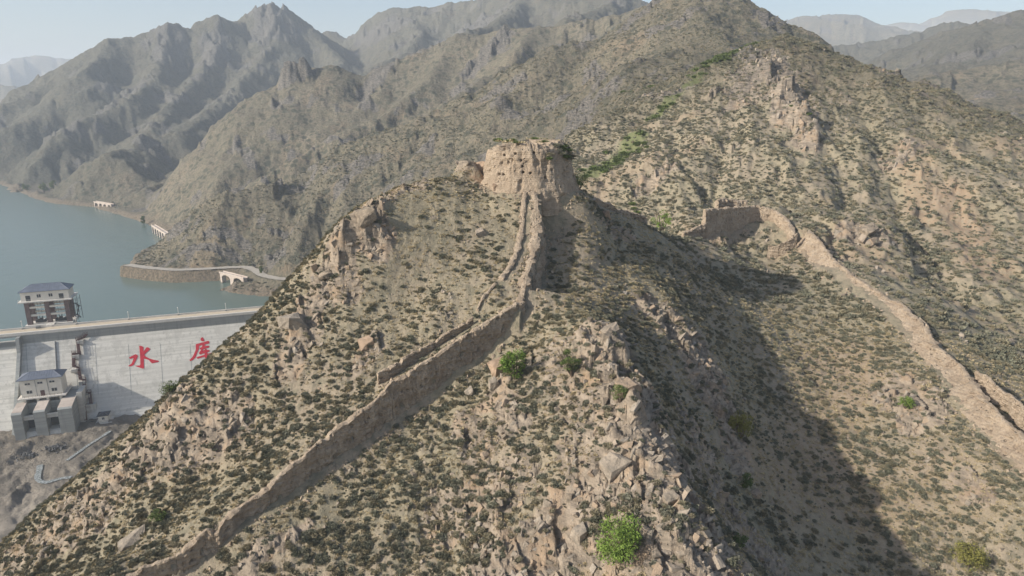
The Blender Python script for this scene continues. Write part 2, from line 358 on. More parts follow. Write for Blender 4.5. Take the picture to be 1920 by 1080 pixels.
# ------------------------------------------------------------------ masks and relief
m_rock = np.zeros(X.shape)
for pts, rad, a in [
    ([(1130, 615, 76), (1180, 700, 69), (1190, 770, 66)], 4.0, 1), ([(1210, 830, 62), (1280, 960, 56), (1320, 1080, 52)], 5, 1),
    ([(1150, 900, 60.5), (1180, 1000, 56.5)], 4.5, .9), ([(1050, 940, 60), (1020, 1060, 55)], 3.5, .9), ([(930, 1000, 58.5), (980, 1060, 55.5)], 4, .8),
    ([(960, 830, 64), (900, 870, 64), (840, 900, 64.5)], 4, .6), ([(1060, 640, 75), (1100, 760, 68), (1120, 860, 63)], 4, .55),
    ([(930, 690, 74), (960, 740, 70)], 2.5, .8), ([(870, 720, 72.5), (900, 800, 68)], 2, .7),
    ([(640, 440, 90), (690, 400, 92), (700, 430, 90)], 3.0, 1), ([(640, 480, 89), (650, 540, 87)], 2.5, .7), ([(720, 370, 95), (790, 345, 98)], 2, .6),
    ([(600, 535, 88), (540, 640, 82), (560, 600, 84)], 3, .8), ([(330, 760, 82), (260, 840, 79), (400, 800, 78)], 4.5, .85), ([(200, 900, 78), (180, 960, 76), (60, 1020, 77)], 4, .7),
    ([(700, 640, 82), (670, 700, 80)], 2, .6), ([(450, 1010, 62), (500, 960, 63.5), (560, 930, 64)], 1.6, .8), ([(1220, 570, 92), (1300, 610, 89), (1330, 680, 84)], 3.5, 1), ([(1370, 720, 82), (1390, 800, 76)], 2.5, .8),
    ([(1300, 800, 74), (1350, 900, 69), (1420, 980, 68)], 3, .7), ([(1100, 380, 106), (1130, 420, 103), (1170, 430, 107)], 2, .7),
    ([(1690, 730, 94), (1720, 790, 90)], 4, .9), ([(1800, 930, 81), (1830, 960, 79)], 2, .7), ([(1450, 1000, 68), (1530, 1060, 66)], 3, .5),
    ([(1600, 430, 141), (1640, 440, 140)], 5, .9), ([(1430, 130, 245), (1470, 180, 228), (1480, 240, 205)], 7, 1), ([(1500, 210, 220), (1510, 290, 192)], 5, .8),
    ([(1390, 130, 262), (1410, 180, 245), (1380, 250, 220)], 6, .6), ([(1700, 330, 190), (1660, 340, 185)], 4, .9), ([(1250, 340, 190), (1200, 350, 185)], 4, .6),
    ([(555, 132, 718), (540, 165, 700), (575, 150, 710)], 14, 1), ([(505, 10, 1450), (520, 60, 1380)], 50, .9), ([(720, 130, 730), (690, 160, 700)], 16, .6),
    ([(320, 60, 1300), (310, 100, 1240)], 35, .7), ([(405, 60, 1320), (400, 110, 1260)], 35, .7), ([(260, 150, 1140), (190, 190, 1040)], 30, .7), ([(300, 280, 860), (270, 260, 900)], 22, .6),
    ([(290, 446, 429), (345, 434, 432), (400, 440, 430), (445, 454, 428)], 2.6, 1), ([(385, 412, 436), (430, 402, 438), (462, 426, 432)], 3.0, 1), ([(505, 385, 436), (560, 385, 430)], 3, .8), ([(560, 455, 372), (640, 420, 372)], 3, .5),
    ([(1145, 128, 330), (1000, 200, 325)], 9, .7), ([(950, 60, 720), (880, 110, 680)], 14, .7), ([(690, 60, 1600), (740, 60, 1500)], 50, .6), ([(880, 40, 1400), (920, 60, 1250)], 45, .6),
]:
    m_rock = np.maximum(m_rock, a * blob(pts, rad))
I26, I19 = int(np.searchsorted(rr, 262)), int(np.searchsorted(rr, 188))
NE, FA = slice(0, I26), slice(I19, NR)
def on(sl, fn):
    o = np.zeros(X.shape); o[sl] = fn(X[sl], Y[sl]); return o
# bare bands of rock crossing the far slopes
band = np.sin((Z * .55 + 5 * on(FA, lambda x, y: fbm(x / 90, y / 90, 3, 21))) / 4.2) * .5 + .5
far = sstep(190, 300, RAD)
vf = sstep(550, 950, RAD)
rockn = on(FA, lambda x, y: fbm(x / 22, y / 22, 3, 33)) * (1 - vf) + on(FA, lambda x, y: fbm(x / 65, y / 65, 4, 34)) * vf
m_rock = np.maximum(m_rock, far * sstep(.10, .36, rockn * .9 + .22 * (band - .5)) * .75)
m_rock = np.maximum(m_rock, (1 - far) * sstep(.22, .42, on(NE, lambda x, y: fbm(x / 6, y / 6, 3, 37))) * .35 * sstep(50, 60, RAD))
# greenish gullies / green streak on the mid mountain
m_green = blob([(1420, 105, 285), (1380, 140, 270), (1340, 175, 262)], 7) * .9
m_green = np.maximum(m_green, blob([(1300, 215, 255), (1230, 250, 238)], 4) * .8)
m_green = np.maximum(m_green, blob([(1190, 290, 222), (1100, 350, 200)], 5) * .8)
# reddish bare soil
m_soil = np.maximum(blob([(1790, 380, 170), (1850, 500, 138)], 6) * .8, blob([(1690, 330, 190), (1740, 430, 165)], 5) * .7)
m_soil = np.maximum(m_soil, blob([(880, 310, 104), (905, 330, 102)], 2.2))
m_soil = np.maximum(m_soil, blob([(390, 780, 80), (420, 790, 79)], 2.0) * .9)
m_soil = np.maximum(m_soil, np.maximum(blob([(260, 488, 429), (330, 494, 425), (420, 494, 422)], 4) * .8, blob([(495, 506, 394), (560, 512, 390), (610, 514, 388)], 3.5) * .9))
m_soil = np.maximum(m_soil, sstep(.1, .4, fbm(X / 30, Y / 30, 4, 51)) * .5)
m_dense = np.maximum(blob([(600, 990, 63), (760, 985, 62.5), (900, 1010, 61)], 2.6), blob([(1120, 985, 59), (1290, 990, 55.5)], 2.0))
m_dense = np.maximum(m_dense, blob([(860, 930, 66), (900, 870, 69)], 1.6) * .7)
# valley floor gravel
dwn = (X - DA[0]) * DN[0] + (Y - DA[1]) * DN[1]
m_gravel = sstep(1.5, .2, Z - Z_FLOOR - 1.5) * (dwn > -5)
# shore rim without plants, cut banks above the road
m_shore = sstep(4.5, 2.0, Z - Z_WATER) * (dwn < 0) * (X < 60)

wn2 = sstep(.0, .3, WN)
nz = on(NE, lambda x, y: .55 * fbm(x / 7, y / 7, 4, 61) + .16 * fbm(x / 1.7, y / 1.7, 3, 62))
nearr = 1 - sstep(150, 260, RAD)
Z = Z + nz * np.maximum(nearr, .0) * (1 - m_gravel * .9)
# downhill rills on the near flanks
Z = Z - .35 * nearr * on(NE, lambda x, y: 1 - ridged((x + y * .2) / 5.5, y / 16, 3, 65)) * (1 - m_gravel)
MI = slice(int(np.searchsorted(rr, 112)), int(np.searchsorted(rr, 330)))
Z = Z - sstep(120, 150, RAD) * (1 - sstep(280, 330, RAD)) * on(MI, lambda x, y: 2.3 * (1 - ridged(x / 13 + .5 * fbm(x / 9, y / 9, 2, 68), (x * .3 + y) / 42, 3, 67)) + .5 * (1 - ridged(x / 4, y / 9, 2, 69)))
# broken rock relief
def near_rel(x, y):
    xr, yr = x * .86 + y * .5, -x * .5 + y * .86
    h1, e1 = blocks(xr / 1.7 + .2 * fbm(x / 2, y / 2, 2, 9), yr / 3.2, 301)
    h2, e2 = blocks(xr / .65, yr / 1.2, 331)
    return .85 * (h1 - .45) + .36 * (h2 - .45)
Z = Z + m_rock * on(NE, near_rel) * nearr * sstep(30, 50, RAD)
h3 = on(slice(0, int(np.searchsorted(rr, 900))), lambda x, y: blocks(x / 6.5 + .3 * fbm(x / 5, y / 5, 2, 9), y / 7.5, 351)[0])
h4 = on(slice(int(np.searchsorted(rr, 545)), NR), lambda x, y: blocks(x / 15, y / 17, 371)[0])
midr = sstep(120, 200, RAD) * (1 - sstep(600, 900, RAD))
farr = sstep(550, 800, RAD)
Z = Z + m_rock * midr * 3.0 * (h3 - .45)
Z = Z + m_rock * farr * 11.0 * (h4 - .45)
Z = Z + far * (2.4 * on(FA, lambda x, y: ridged(x / 14, y / 14, 4, 81, .55) - .6) * (1 - vf) + 9.0 * on(slice(int(np.searchsorted(rr, 545)), NR), lambda x, y: ridged(x / 60, y / 60, 5, 82, .6) - .6) * vf) * sstep(1, 8, Z - Z_WATER) * (RAD < 2000)
Z = Z + far * (1 - farr) * .5 * on(FA, lambda x, y: fbm(x / 2.6, y / 2.6, 2, 83))
# knobs
def knob(px, py, D, h, rad, s):
    global Z
    c = P(px, py, D)
    d = np.hypot(X - c[0], Y - c[1]) + rad * .45 * fbm(X / rad, Y / rad, 3, s)
    k = (1 - sstep(rad * .15, rad, d))
    Z = Z + h * k
    return k
for px, py, D, h, rad in [(690, 415, 91, 1.3, 2.8), (655, 430, 90.5, 1.5, 2.2), (640, 470, 89.5, 1.1, 1.8), (880, 318, 103, 2.6, 3.0), (1190, 765, 66, 1.7, 1.8), (1150, 650, 74, 1.4, 2.2),
                          (1100, 425, 102, 1.6, 1.1), (1430, 185, 236, 4.2, 8), (1470, 205, 220, 4.2, 7), (1475, 160, 232, 2.6, 6), (1500, 250, 205, 3.6, 5), (545, 150, 705, 14, 14), (570, 140, 712, 10, 13)]:
    k = knob(px, py, D, h, rad, int(px))
    m_rock = np.maximum(m_rock, k)

def gully(pts, depth, rad):
    global Z
    w = np.array([P(*p)[:2] for p in pts]); r_ = np.hypot(w[:, 0], w[:, 1])
    sl = slice(int(np.searchsorted(rr, r_.min() - rad * 2)), int(np.searchsorted(rr, r_.max() + rad * 2)))
    xx, yy = X[sl], Y[sl]; d = np.full(xx.shape, 1e9)
    for a, b in zip(w[:-1], w[1:]):
        vx, vy = b - a; L2 = vx * vx + vy * vy
        t = np.clip(((xx - a[0]) * vx + (yy - a[1]) * vy) / L2, 0, 1)
        d = np.minimum(d, np.hypot(xx - a[0] - t * vx, yy - a[1] - t * vy))
    d = d + rad * .35 * fbm(xx / rad, yy / rad, 3, 46)
    lo = np.maximum(Z[sl] - depth * (1 - np.clip(d / rad, 0, 1)), Z_WATER + 3.0)
    Z[sl] = np.where((d < rad) & (Z[sl] > Z_WATER + 3.0), lo, Z[sl])
gully([(575, 315, 480), (550, 375, 440), (520, 425, 418), (492, 480, 404)], 9, 17)
gully([(620, 380, 425), (600, 430, 405), (590, 480, 395)], 9, 10)
gully([(500, 320, 530), (400, 375, 505), (320, 430, 490)], 16, 34)
gully([(420, 250, 850), (330, 335, 720), (250, 385, 655)], 18, 36)
gully([(560, 250, 600), (480, 300, 580), (430, 330, 560)], 12, 26)
gully([(1010, 60, 640), (940, 140, 580), (860, 190, 540), (700, 230, 530)], 12, 28)
gully([(1180, 60, 520), (1060, 110, 430), (980, 160, 420)], 9, 16)
gully([(1600, 200, 225), (1660, 330, 185), (1700, 440, 158), (1790, 540, 130)], 3.2, 7)
gully([(1540, 160, 240), (1560, 300, 195), (1590, 400, 160)], 2.2, 6)
gully([(1380, 220, 232), (1360, 300, 198), (1330, 370, 170)], 2.2, 6)
def carve(pts, rad, z, soft=1.8):
    global Z
    w = [Q(a, b, z)[:2] for a, b in pts]
    d = np.full(X.shape, 1e9)
    for a, b in zip(w[:-1], w[1:]):
        vx, vy = b - a; L2 = vx * vx + vy * vy
        t = np.clip(((X - a[0]) * vx + (Y - a[1]) * vy) / L2, 0, 1)
        d = np.minimum(d, np.hypot(X - a[0] - t * vx, Y - a[1] - t * vy))
    k = 1 - sstep(rad, rad * soft, d)
    Z = Z * (1 - k) + z * k
    return k
Z_ROAD = CAMZ - 98.6
ROAD = [(238, 497), (280, 503), (330, 507), (380, 505), (430, 502), (462, 501), (480, 508), (492, 517), (520, 523), (570, 526), (640, 528), (720, 528)]
m_road = carve(ROAD, 3.4, Z_ROAD)
m_rock *= 1 - m_road; m_soil *= 1 - m_road
STREAM = [[(207, 808), (190, 820), (170, 832), (150, 846), (125, 864)], [(75, 872), (74, 884), (68, 896), (72, 904), (88, 908), (100, 900), (115, 896), (135, 895)]]
Z_STREAM = Z_FLOOR - 1.2
for st_ in STREAM: carve(st_, 1.0, Z_STREAM - .12, 3.5)

# the ground swells up to the foot of the tower
_tc = P(990, 352, 103)
_d = np.hypot(X - _tc[0], Y - _tc[1])
Z = np.where(_d < 20, np.maximum(Z, CAMZ - 12.8 - .6 * np.clip(_d - 7.4, 0, 2.0) - 1.7 * np.maximum(_d - 9.4, 0) + .25 * on(NE, lambda x, y: fbm(x / 1.5, y / 1.5, 3, 66))), Z)
# the ground stands high behind the main wall face
MAINW = [(150, 1145, 58.8), (235, 1084, 61.5), (329, 1046, 63), (391, 998, 64.4), (447, 957, 65.8), (504, 918, 67.4), (536, 888, 68.4), (607, 827, 70.6), (682, 770, 73), (735, 721, 74.8), (782, 692, 76.2), (815, 670, 77.2), (865, 637, 78.8), (922, 601, 80.4), (969, 571, 81.8), (985, 566, 82.4)]
def terrace(pts, back, drop, r0, r1, inset=.35):
    global Z
    w = np.array([P(*p) for p in pts]); sl = slice(0, int(np.searchsorted(rr, 115)))
    xx, yy = X[sl], Y[sl]
    d = np.full(xx.shape, 1e9); sd = np.zeros(xx.shape); zt = np.zeros(xx.shape); en = np.zeros(xx.shape)
    for k, (a, b) in enumerate(zip(w[:-1], w[1:])):
        vx, vy = b[0] - a[0], b[1] - a[1]; L2 = vx * vx + vy * vy
        t0 = ((xx - a[0]) * vx + (yy - a[1]) * vy) / L2; t = np.clip(t0, 0, 1)
        dd_ = np.hypot(xx - a[0] - t * vx, yy - a[1] - t * vy)
        m = dd_ < d
        s_ = (vx * (yy - a[1]) - vy * (xx - a[0])) / math.sqrt(L2)
        d = np.where(m, dd_, d); sd = np.where(m, s_, sd); zt = np.where(m, a[2] + (b[2] - a[2]) * t, zt)
        over = np.maximum(0, np.where(k == 0, -t0, 0)) + np.maximum(0, np.where(k == len(w) - 2, t0 - 1, 0))
        en = np.where(m, over * math.sqrt(L2), en)
    k = (sd > inset) * (1 - sstep(r0, r1, d)) * (1 - sstep(0, 2.5, en))
    zz = zt - drop
    Z[sl] = np.where(k > 0, np.maximum(Z[sl], Z[sl] * (1 - k) + zz * k), Z[sl])
terrace(MAINW, 1, .55, 3.2, 9.0)
RAMP = [(984, 566, 82.6), (992, 535, 85.5), (1006, 485, 89.8), (1014, 435, 93.2), (1012, 395, 95.6), (1003, 362, 97.5)]
def drop_right(pts, dep, r0, r1):
    global Z
    w = np.array([P(*p) for p in pts]); sl = slice(0, int(np.searchsorted(rr, 115)))
    xx, yy = X[sl], Y[sl]
    d = np.full(xx.shape, 1e9); sd = np.zeros(xx.shape); zt = np.zeros(xx.shape); tt_ = np.zeros(xx.shape)
    n_ = len(w) - 1
    for k, (a, b) in enumerate(zip(w[:-1], w[1:])):
        vx, vy = b[0] - a[0], b[1] - a[1]; L2 = vx * vx + vy * vy
        t = np.clip(((xx - a[0]) * vx + (yy - a[1]) * vy) / L2, 0, 1)
        dd_ = np.hypot(xx - a[0] - t * vx, yy - a[1] - t * vy); m = dd_ < d
        d = np.where(m, dd_, d); sd = np.where(m, (vx * (yy - a[1]) - vy * (xx - a[0])) / math.sqrt(L2), sd)
        zt = np.where(m, a[2] + (b[2] - a[2]) * t, zt); tt_ = np.where(m, (k + t) / n_, tt_)
    k = (sd < -.15) * (1 - sstep(r0, r1, d)) * sstep(0, .5, tt_) * sstep(1.0, .85, tt_)
    Z[sl] = np.where(k > 0, np.minimum(Z[sl], Z[sl] * (1 - k) + (zt - dep - .12 * d) * k), Z[sl])
drop_right([(992, 545, 84.6), (992, 535, 85.5), (1006, 485, 89.8), (1014, 435, 93.2), (1012, 395, 95.6), (1005, 368, 97.2)], 4.0, 1.2, 12.0)
terrace(RAMP, 1, .45, 1.9, 3.4, .3)
# flatten pads for what is built on the ground
def flatten(cx, cy, rad, z, soft=1.6):
    global Z
    d = np.hypot(X - cx, Y - cy)
    k = 1 - sstep(rad, rad * soft, d)
    Z = Z * (1 - k) + z * k

def sample(px_, py_):
    """terrain height at world x, y"""
    px_, py_ = np.asarray(px_, float), np.asarray(py_, float)
    r = np.hypot(px_, py_); t = np.arctan2(px_, py_)
    a = np.clip(np.interp(r, rr, np.arange(NR)), 0, NR - 1.001); b = np.clip(np.interp(t, th, np.arange(NT)), 0, NT - 1.001)
    i, j = a.astype(int), b.astype(int); f, g_ = a - i, b - j
    return Z[i, j] * (1 - f) * (1 - g_) + Z[i + 1, j] * f * (1 - g_) + Z[i, j + 1] * (1 - f) * g_ + Z[i + 1, j + 1] * f * g_

def samplef(F, px_, py_):
    r = np.hypot(px_, py_); t = np.arctan2(px_, py_)
    i = np.clip(np.rint(np.interp(r, rr, np.arange(NR))).astype(int), 0, NR - 1); j = np.clip(np.rint(np.interp(t, th, np.arange(NT))).astype(int), 0, NT - 1)
    return F[i, j]
# ------------------------------------------------------------------ materials
class NT_:
    def __init__(s, name):
        s.m = bpy.data.materials.new(name); s.m.use_nodes = True
        s.t = s.m.node_tree; s.t.nodes.clear()
        s.out = s.t.nodes.new('ShaderNodeOutputMaterial')
        s.b = s.t.nodes.new('ShaderNodeBsdfPrincipled')
        s.t.links.new(s.b.outputs[0], s.out.inputs[0])
        s.b.inputs['Roughness'].default_value = .92
        s.b.inputs['Specular IOR Level'].default_value = .15
    def n(s, typ, **kw):
        nd = s.t.nodes.new(typ)
        for k, v in kw.items():
            if hasattr(nd, k): setattr(nd, k, v)
        return nd
    def l(s, a, b): s.t.links.new(a, b)
    def pos(s):
        return s.n('ShaderNodeNewGeometry').outputs['Position']
    def noise(s, vec, scale, detail=5, rough=.55, dim='3D'):
        nd = s.n('ShaderNodeTexNoise'); nd.inputs['Scale'].default_value = scale
        nd.inputs['Detail'].default_value = detail; nd.inputs['Roughness'].default_value = rough
        if vec: s.l(vec, nd.inputs['Vector'])
        return nd.outputs[0]
    def vor(s, vec, scale, feature='F1', out='Distance', rnd=1.0):
        nd = s.n('ShaderNodeTexVoronoi', feature=feature); nd.inputs['Scale'].default_value = scale
        nd.inputs['Randomness'].default_value = rnd
        if vec: s.l(vec, nd.inputs['Vector'])
        return nd.outputs[out]
    def ramp(s, fac, lo, hi, a=0.0, b=1.0):
        nd = s.n('ShaderNodeMapRange'); nd.interpolation_type = 'SMOOTHSTEP'
        s.l(fac, nd.inputs[0])
        for i, v in enumerate((lo, hi, a, b)): nd.inputs[i + 1].default_value = v
        return nd.outputs[0]
    def mix(s, fac, a, b, mode='MIX'):
        nd = s.n('ShaderNodeMix', data_type='RGBA', blend_type=mode)
        for sock, v in ((nd.inputs[0], fac), (nd.inputs[6], a), (nd.inputs[7], b)):
            if isinstance(v, (int, float)): sock.default_value = v
            elif isinstance(v, tuple): sock.default_value = (*v, 1)
            else: s.l(v, sock)
        return nd.outputs[2]
    def math(s, op, a, b=0.0):
        nd = s.n('ShaderNodeMath', operation=op)
        for sock, v in ((nd.inputs[0], a), (nd.inputs[1], b)):
            if isinstance(v, (int, float)): sock.default_value = v
            else: s.l(v, sock)
        return nd.outputs[0]
    def attr(s, name):
        return s.n('ShaderNodeAttribute', attribute_name=name).outputs['Fac']
    def scalev(s, vec, x, y, z):
        nd = s.n('ShaderNodeVectorMath', operation='MULTIPLY'); s.l(vec, nd.inputs[0]); nd.inputs[1].default_value = (x, y, z)
        return nd.outputs[0]
    def bump(s, h, dist, strength=1.0):
        nd = s.n('ShaderNodeBump'); nd.inputs['Strength'].default_value = strength; nd.inputs['Distance'].default_value = dist
        s.l(h, nd.inputs['Height']); s.l(nd.outputs[0], s.b.inputs['Normal'])
    def col(s, c):
        if isinstance(c, tuple): s.b.inputs['Base Color'].default_value = (*c, 1)
        else: s.l(c, s.b.inputs['Base Color'])

def plain(name, c, rough=.7, var=.12, scale=1.5, metal=0.0, spec=.3):
    k = NT_(name); p = k.pos()
    n = k.noise(p, scale, 4)
    k.col(k.mix(k.ramp(n, .3, .7), tuple(v * (1 - var) for v in c), tuple(min(1, v * (1 + var)) for v in c)))
    k.b.inputs['Roughness'].default_value = rough; k.b.inputs['Metallic'].default_value = metal
    k.b.inputs['Specular IOR Level'].default_value = spec
    return k.m

def terrain_material():
    k = NT_('hillside'); p = k.pos()
    straw, olive, soil, red = (.300, .258, .180), (.180, .166, .118), (.315, .260, .192), (.36, .255, .17)
    far_, rock_, green_, soil_, grav_, shore_ = (k.attr(a) for a in ('far', 'rock', 'green', 'soil', 'gravel', 'shore'))
    n1 = k.noise(p, .09, 5); n2 = k.noise(p, .9, 5); n3 = k.noise(p, 6.0, 4)
    nl = k.noise(p, .012, 4)
    g = k.mix(k.ramp(n1, .40, .62), straw, soil)
    g = k.mix(k.ramp(n2, .42, .66, 0, .75), g, olive)
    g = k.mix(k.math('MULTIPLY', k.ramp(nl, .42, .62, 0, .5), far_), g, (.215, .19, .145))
    g = k.mix(k.math('MULTIPLY', soil_, k.ramp(n2, .25, .6)), g, red)
    # small plants too far or too small to model: clumps of cover
    pw = k.n('ShaderNodeVectorMath', operation='ADD'); k.l(p, pw.inputs[0])
    nv = k.n('ShaderNodeTexNoise'); nv.inputs['Scale'].default_value = .8; k.l(p, nv.inputs['Vector']); k.l(nv.outputs[1], pw.inputs[1])
    v1 = k.ramp(k.vor(pw.outputs[0], .16), .30, .55, 1, 0)
    v2 = k.ramp(k.vor(pw.outputs[0], .40), .28, .52, 1, 0)
    dens = k.ramp(k.noise(p, .045, 4), .36, .60)
    sp = k.math('MULTIPLY', k.math('MAXIMUM', k.math('MULTIPLY', v1, dens), k.math('MULTIPLY', v2, .55)), k.math('MULTIPLY', far_, .85))
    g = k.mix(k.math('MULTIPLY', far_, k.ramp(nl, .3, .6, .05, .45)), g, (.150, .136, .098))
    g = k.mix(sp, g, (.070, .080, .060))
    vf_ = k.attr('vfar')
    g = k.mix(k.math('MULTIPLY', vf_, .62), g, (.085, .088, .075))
    # near: fine litter
    lit = k.ramp(k.vor(p, 4.2), .12, .40, 1, 0)
    g = k.mix(k.math('MULTIPLY', lit, .35), g, (.17, .145, .10))
    gr = k.mix(k.ramp(n2, .35, .65), (.10, .13, .045), (.15, .165, .07))
    g = k.mix(green_, g, gr)
    ps = k.scalev(p, .6, .6, 2.4)
    rn = k.noise(ps, .7, 8, .65)
    r = k.mix(k.ramp(rn, .32, .66), (.165, .138, .108), (.365, .298, .228))
    r = k.mix(k.ramp(k.noise(p, .35, 3), .5, .68, 0, .7), r, (.35, .25, .165))
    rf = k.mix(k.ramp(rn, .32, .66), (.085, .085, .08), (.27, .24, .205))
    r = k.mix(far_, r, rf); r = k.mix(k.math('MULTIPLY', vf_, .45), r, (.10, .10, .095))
    rm = k.ramp(k.math('ADD', rock_, k.math('MULTIPLY', k.math('SUBTRACT', n2, .5), .9)), .28, .55)
    g = k.mix(rm, g, r)
    gv = k.mix(k.ramp(k.noise(p, .16, 6, .6), .35, .65), (.20, .178, .148), (.31, .27, .222))
    gv = k.mix(k.ramp(k.vor(p, .9), .1, .3, .5, 0), gv, (.15, .14, .125))
    g = k.mix(grav_, g, gv)
    g = k.mix(k.math('MULTIPLY', shore_, .8), g, k.mix(k.ramp(n2, .35, .65), (.15, .13, .10), (.30, .235, .17)))
    k.col(g)
    h = k.math('ADD', k.math('MULTIPLY', n3, .35), k.math('MULTIPLY', k.noise(p, 1.6, 6, .7), 1.0))
    h = k.math('ADD', h, k.math('MULTIPLY', k.math('MULTIPLY', k.noise(p, .11, 8, .75), far_), 22.0))
    k.bump(h, .35, .85)
    return k.m
M_TERR = terrain_material()
def earth_material():
    k = NT_('rammed_earth'); p = k.pos()
    lay = k.n('ShaderNodeTexWave', wave_type='BANDS', bands_direction='Z'); lay.inputs['Scale'].default_value = 1.1
    lay.inputs['Distortion'].default_value = 2.5; lay.inputs['Detail'].default_value = 3; k.l(p, lay.inputs['Vector'])
    n = k.noise(p, .55, 6, .62); n2 = k.noise(p, 3.0, 5, .65)
    c = k.mix(k.ramp(n, .35, .66), (.37, .29, .212), (.49, .395, .295))
    c = k.mix(k.ramp(lay.outputs['Fac'], .25, .75, 0, .16), c, (.30, .22, .155))
    c = k.mix(k.ramp(n2, .50, .70, 0, .7), c, (.25, .19, .135))
    st = k.noise(k.scalev(p, 1.6, 1.6, .18), 1.0, 5, .6)
    c = k.mix(k.ramp(st, .52, .68, 0, .5), c, (.27, .225, .17))
    k.col(c)
    n5 = k.noise(p, 8.0, 5, .7)
    pits = k.ramp(k.vor(p, 1.1), .05, .22, -1.2, 0)
    c = k.mix(k.ramp(n5, .5, .72, 0, .35), c, (.20, .155, .11))
    k.col(c)
    k.bump(k.math('ADD', pits, k.math('ADD', k.math('MULTIPLY', n5, .6), k.math('ADD', k.math('MULTIPLY', lay.outputs['Fac'], .10), k.math('ADD', n2, k.math('MULTIPLY', n, .8))))), .30, 1.0)
    return k.m
M_EARTH = earth_material()
def rock_material():
    k = NT_('hill_rock'); p = k.pos()
    oi = k.n('ShaderNodeObjectInfo').outputs['Random']
    n = k.noise(p, 1.3, 7, .65)
    c = k.mix(k.ramp(n, .33, .68), (.17, .142, .108), (.385, .31, .232))
    c = k.mix(k.ramp(oi, .0, 1, 0, .5), c, (.37, .335, .29))
    c = k.mix(k.math('MULTIPLY', k.ramp(oi, .78, .86), .6), c, (.36, .25, .16))
    c = k.mix(k.ramp(k.noise(p, 5, 4), .56, .7, 0, .6), c, (.15, .135, .115))
    k.col(c); k.bump(k.noise(p, 3.5, 6, .7), .18, .9)
    return k.m
M_ROCK = rock_material()
def leaf_material(name, a, b, trans=.0):
    k = NT_(name); p = k.pos()
    oi = k.n('ShaderNodeObjectInfo').outputs['Random']
    c = k.mix(oi, a, b)
    c = k.mix(k.ramp(k.noise(p, 4, 3), .35, .7, 0, .5), c, tuple(v * 1.45 for v in b))
    k.col(c); k.b.inputs['Roughness'].default_value = .75
    return k.m
M_SHRUB = leaf_material('shrub_leaf', (.125, .128, .088), (.180, .175, .128))
M_SHRUB2 = leaf_material('dry_shrub_leaf', (.175, .16, .105), (.24, .21, .14))
M_STRAW = leaf_material('dry_grass_blade', (.33, .27, .16), (.42, .345, .21))
M_GREEN = leaf_material('fresh_leaf', (.095, .155, .030), (.15, .215, .045))
M_GREEN2 = leaf_material('dull_green_leaf', (.085, .118, .036), (.118, .150, .05))
M_OLIVE = leaf_material('olive_yellow_leaf', (.15, .155, .04), (.21, .19, .055))
M_BARK = plain('bark', (.13, .10, .075), .9, .25, 6)
# ------------------------------------------------------------------ object helpers
def props(o, label=None, cat=None, group=None, kind=None):
    if label: o['label'] = label
    if cat: o['category'] = cat
    if group: o['group'] = group
    if kind: o['kind'] = kind
    return o

def link(name, mesh, mat=None, parent=None, smooth=False):
    o = bpy.data.objects.new(name, mesh)
    if mat is not None and not mesh.materials: mesh.materials.append(mat)
    COL.objects.link(o)
    if parent is not None: o.parent = parent
    if smooth: mesh.shade_smooth()
    return o

def npmesh(name, v, f, mat=None):
    me = bpy.data.meshes.new(name)
    v = np.asarray(v, np.float32); f = np.asarray(f, np.int32)
    me.vertices.add(len(v)); me.vertices.foreach_set('co', v.ravel())
    me.loops.add(f.size); me.loops.foreach_set('vertex_index', f.ravel())
    me.polygons.add(len(f)); me.polygons.foreach_set('loop_start', np.arange(0, f.size, f.shape[1], dtype=np.int32))
    me.update(calc_edges=True)
    if mat: me.materials.append(mat)
    return me

def empty(name, loc=(0, 0, 0), rz=0.0, **kw):
    o = bpy.data.objects.new(name, None); COL.objects.link(o)
    o.location = loc; o.rotation_euler = (0, 0, rz); o.empty_display_size = .3
    return props(o, **kw)

class MB:
    """collects plain solids and links them as one mesh"""
    def __init__(s): s.v, s.f = [], []
    def add(s, vs, fs):
        n = len(s.v); s.v += [tuple(v) for v in vs]; s.f += [tuple(i + n for i in f) for f in fs]; return s
    def box(s, x0, x1, y0, y1, z0, z1):
        return s.add([(x0, y0, z0), (x1, y0, z0), (x1, y1, z0), (x0, y1, z0), (x0, y0, z1), (x1, y0, z1), (x1, y1, z1), (x0, y1, z1)],
                     [(0, 3, 2, 1), (4, 5, 6, 7), (0, 1, 5, 4), (1, 2, 6, 5), (2, 3, 7, 6), (3, 0, 4, 7)])
    def prism(s, poly, axis, a, b):
        """poly: list of 2D points; axis 0: extruded along x with (y, z) points; 1: along y with (x, z); 2: along z with (x, y)"""
        n = len(poly)
        def mk(p, t): return {0: (t, p[0], p[1]), 1: (p[0], t, p[1]), 2: (p[0], p[1], t)}[axis]
        s.add([mk(p, a) for p in poly] + [mk(p, b) for p in poly],
              [tuple(range(n))[::-1], tuple(range(n, 2 * n))] + [(i, (i + 1) % n, n + (i + 1) % n, n + i) for i in range(n)])
        return s
    def bar(s, a, b, r, n=6):
        a, b = Vector(a), Vector(b); d = (b - a).normalized()
        u = d.orthogonal().normalized(); w = d.cross(u)
        vs = []
        for c in (a, b):
            for i in range(n):
                t = 2 * math.pi * i / n; vs.append(c + u * math.cos(t) * r + w * math.sin(t) * r)
        return s.add(vs, [tuple(range(n))[::-1], tuple(range(n, 2 * n))] + [(i, (i + 1) % n, n + (i + 1) % n, n + i) for i in range(n)])
    def build(s, name, mat, parent=None, fix=True):
        me = bpy.data.meshes.new(name); me.from_pydata(s.v, [], s.f)
        if fix:
            bm = bmesh.new(); bm.from_mesh(me); bmesh.ops.recalc_face_normals(bm, faces=bm.faces); bm.to_mesh(me); bm.free()
        me.materials.append(mat)
        return link(name, me, None, parent)
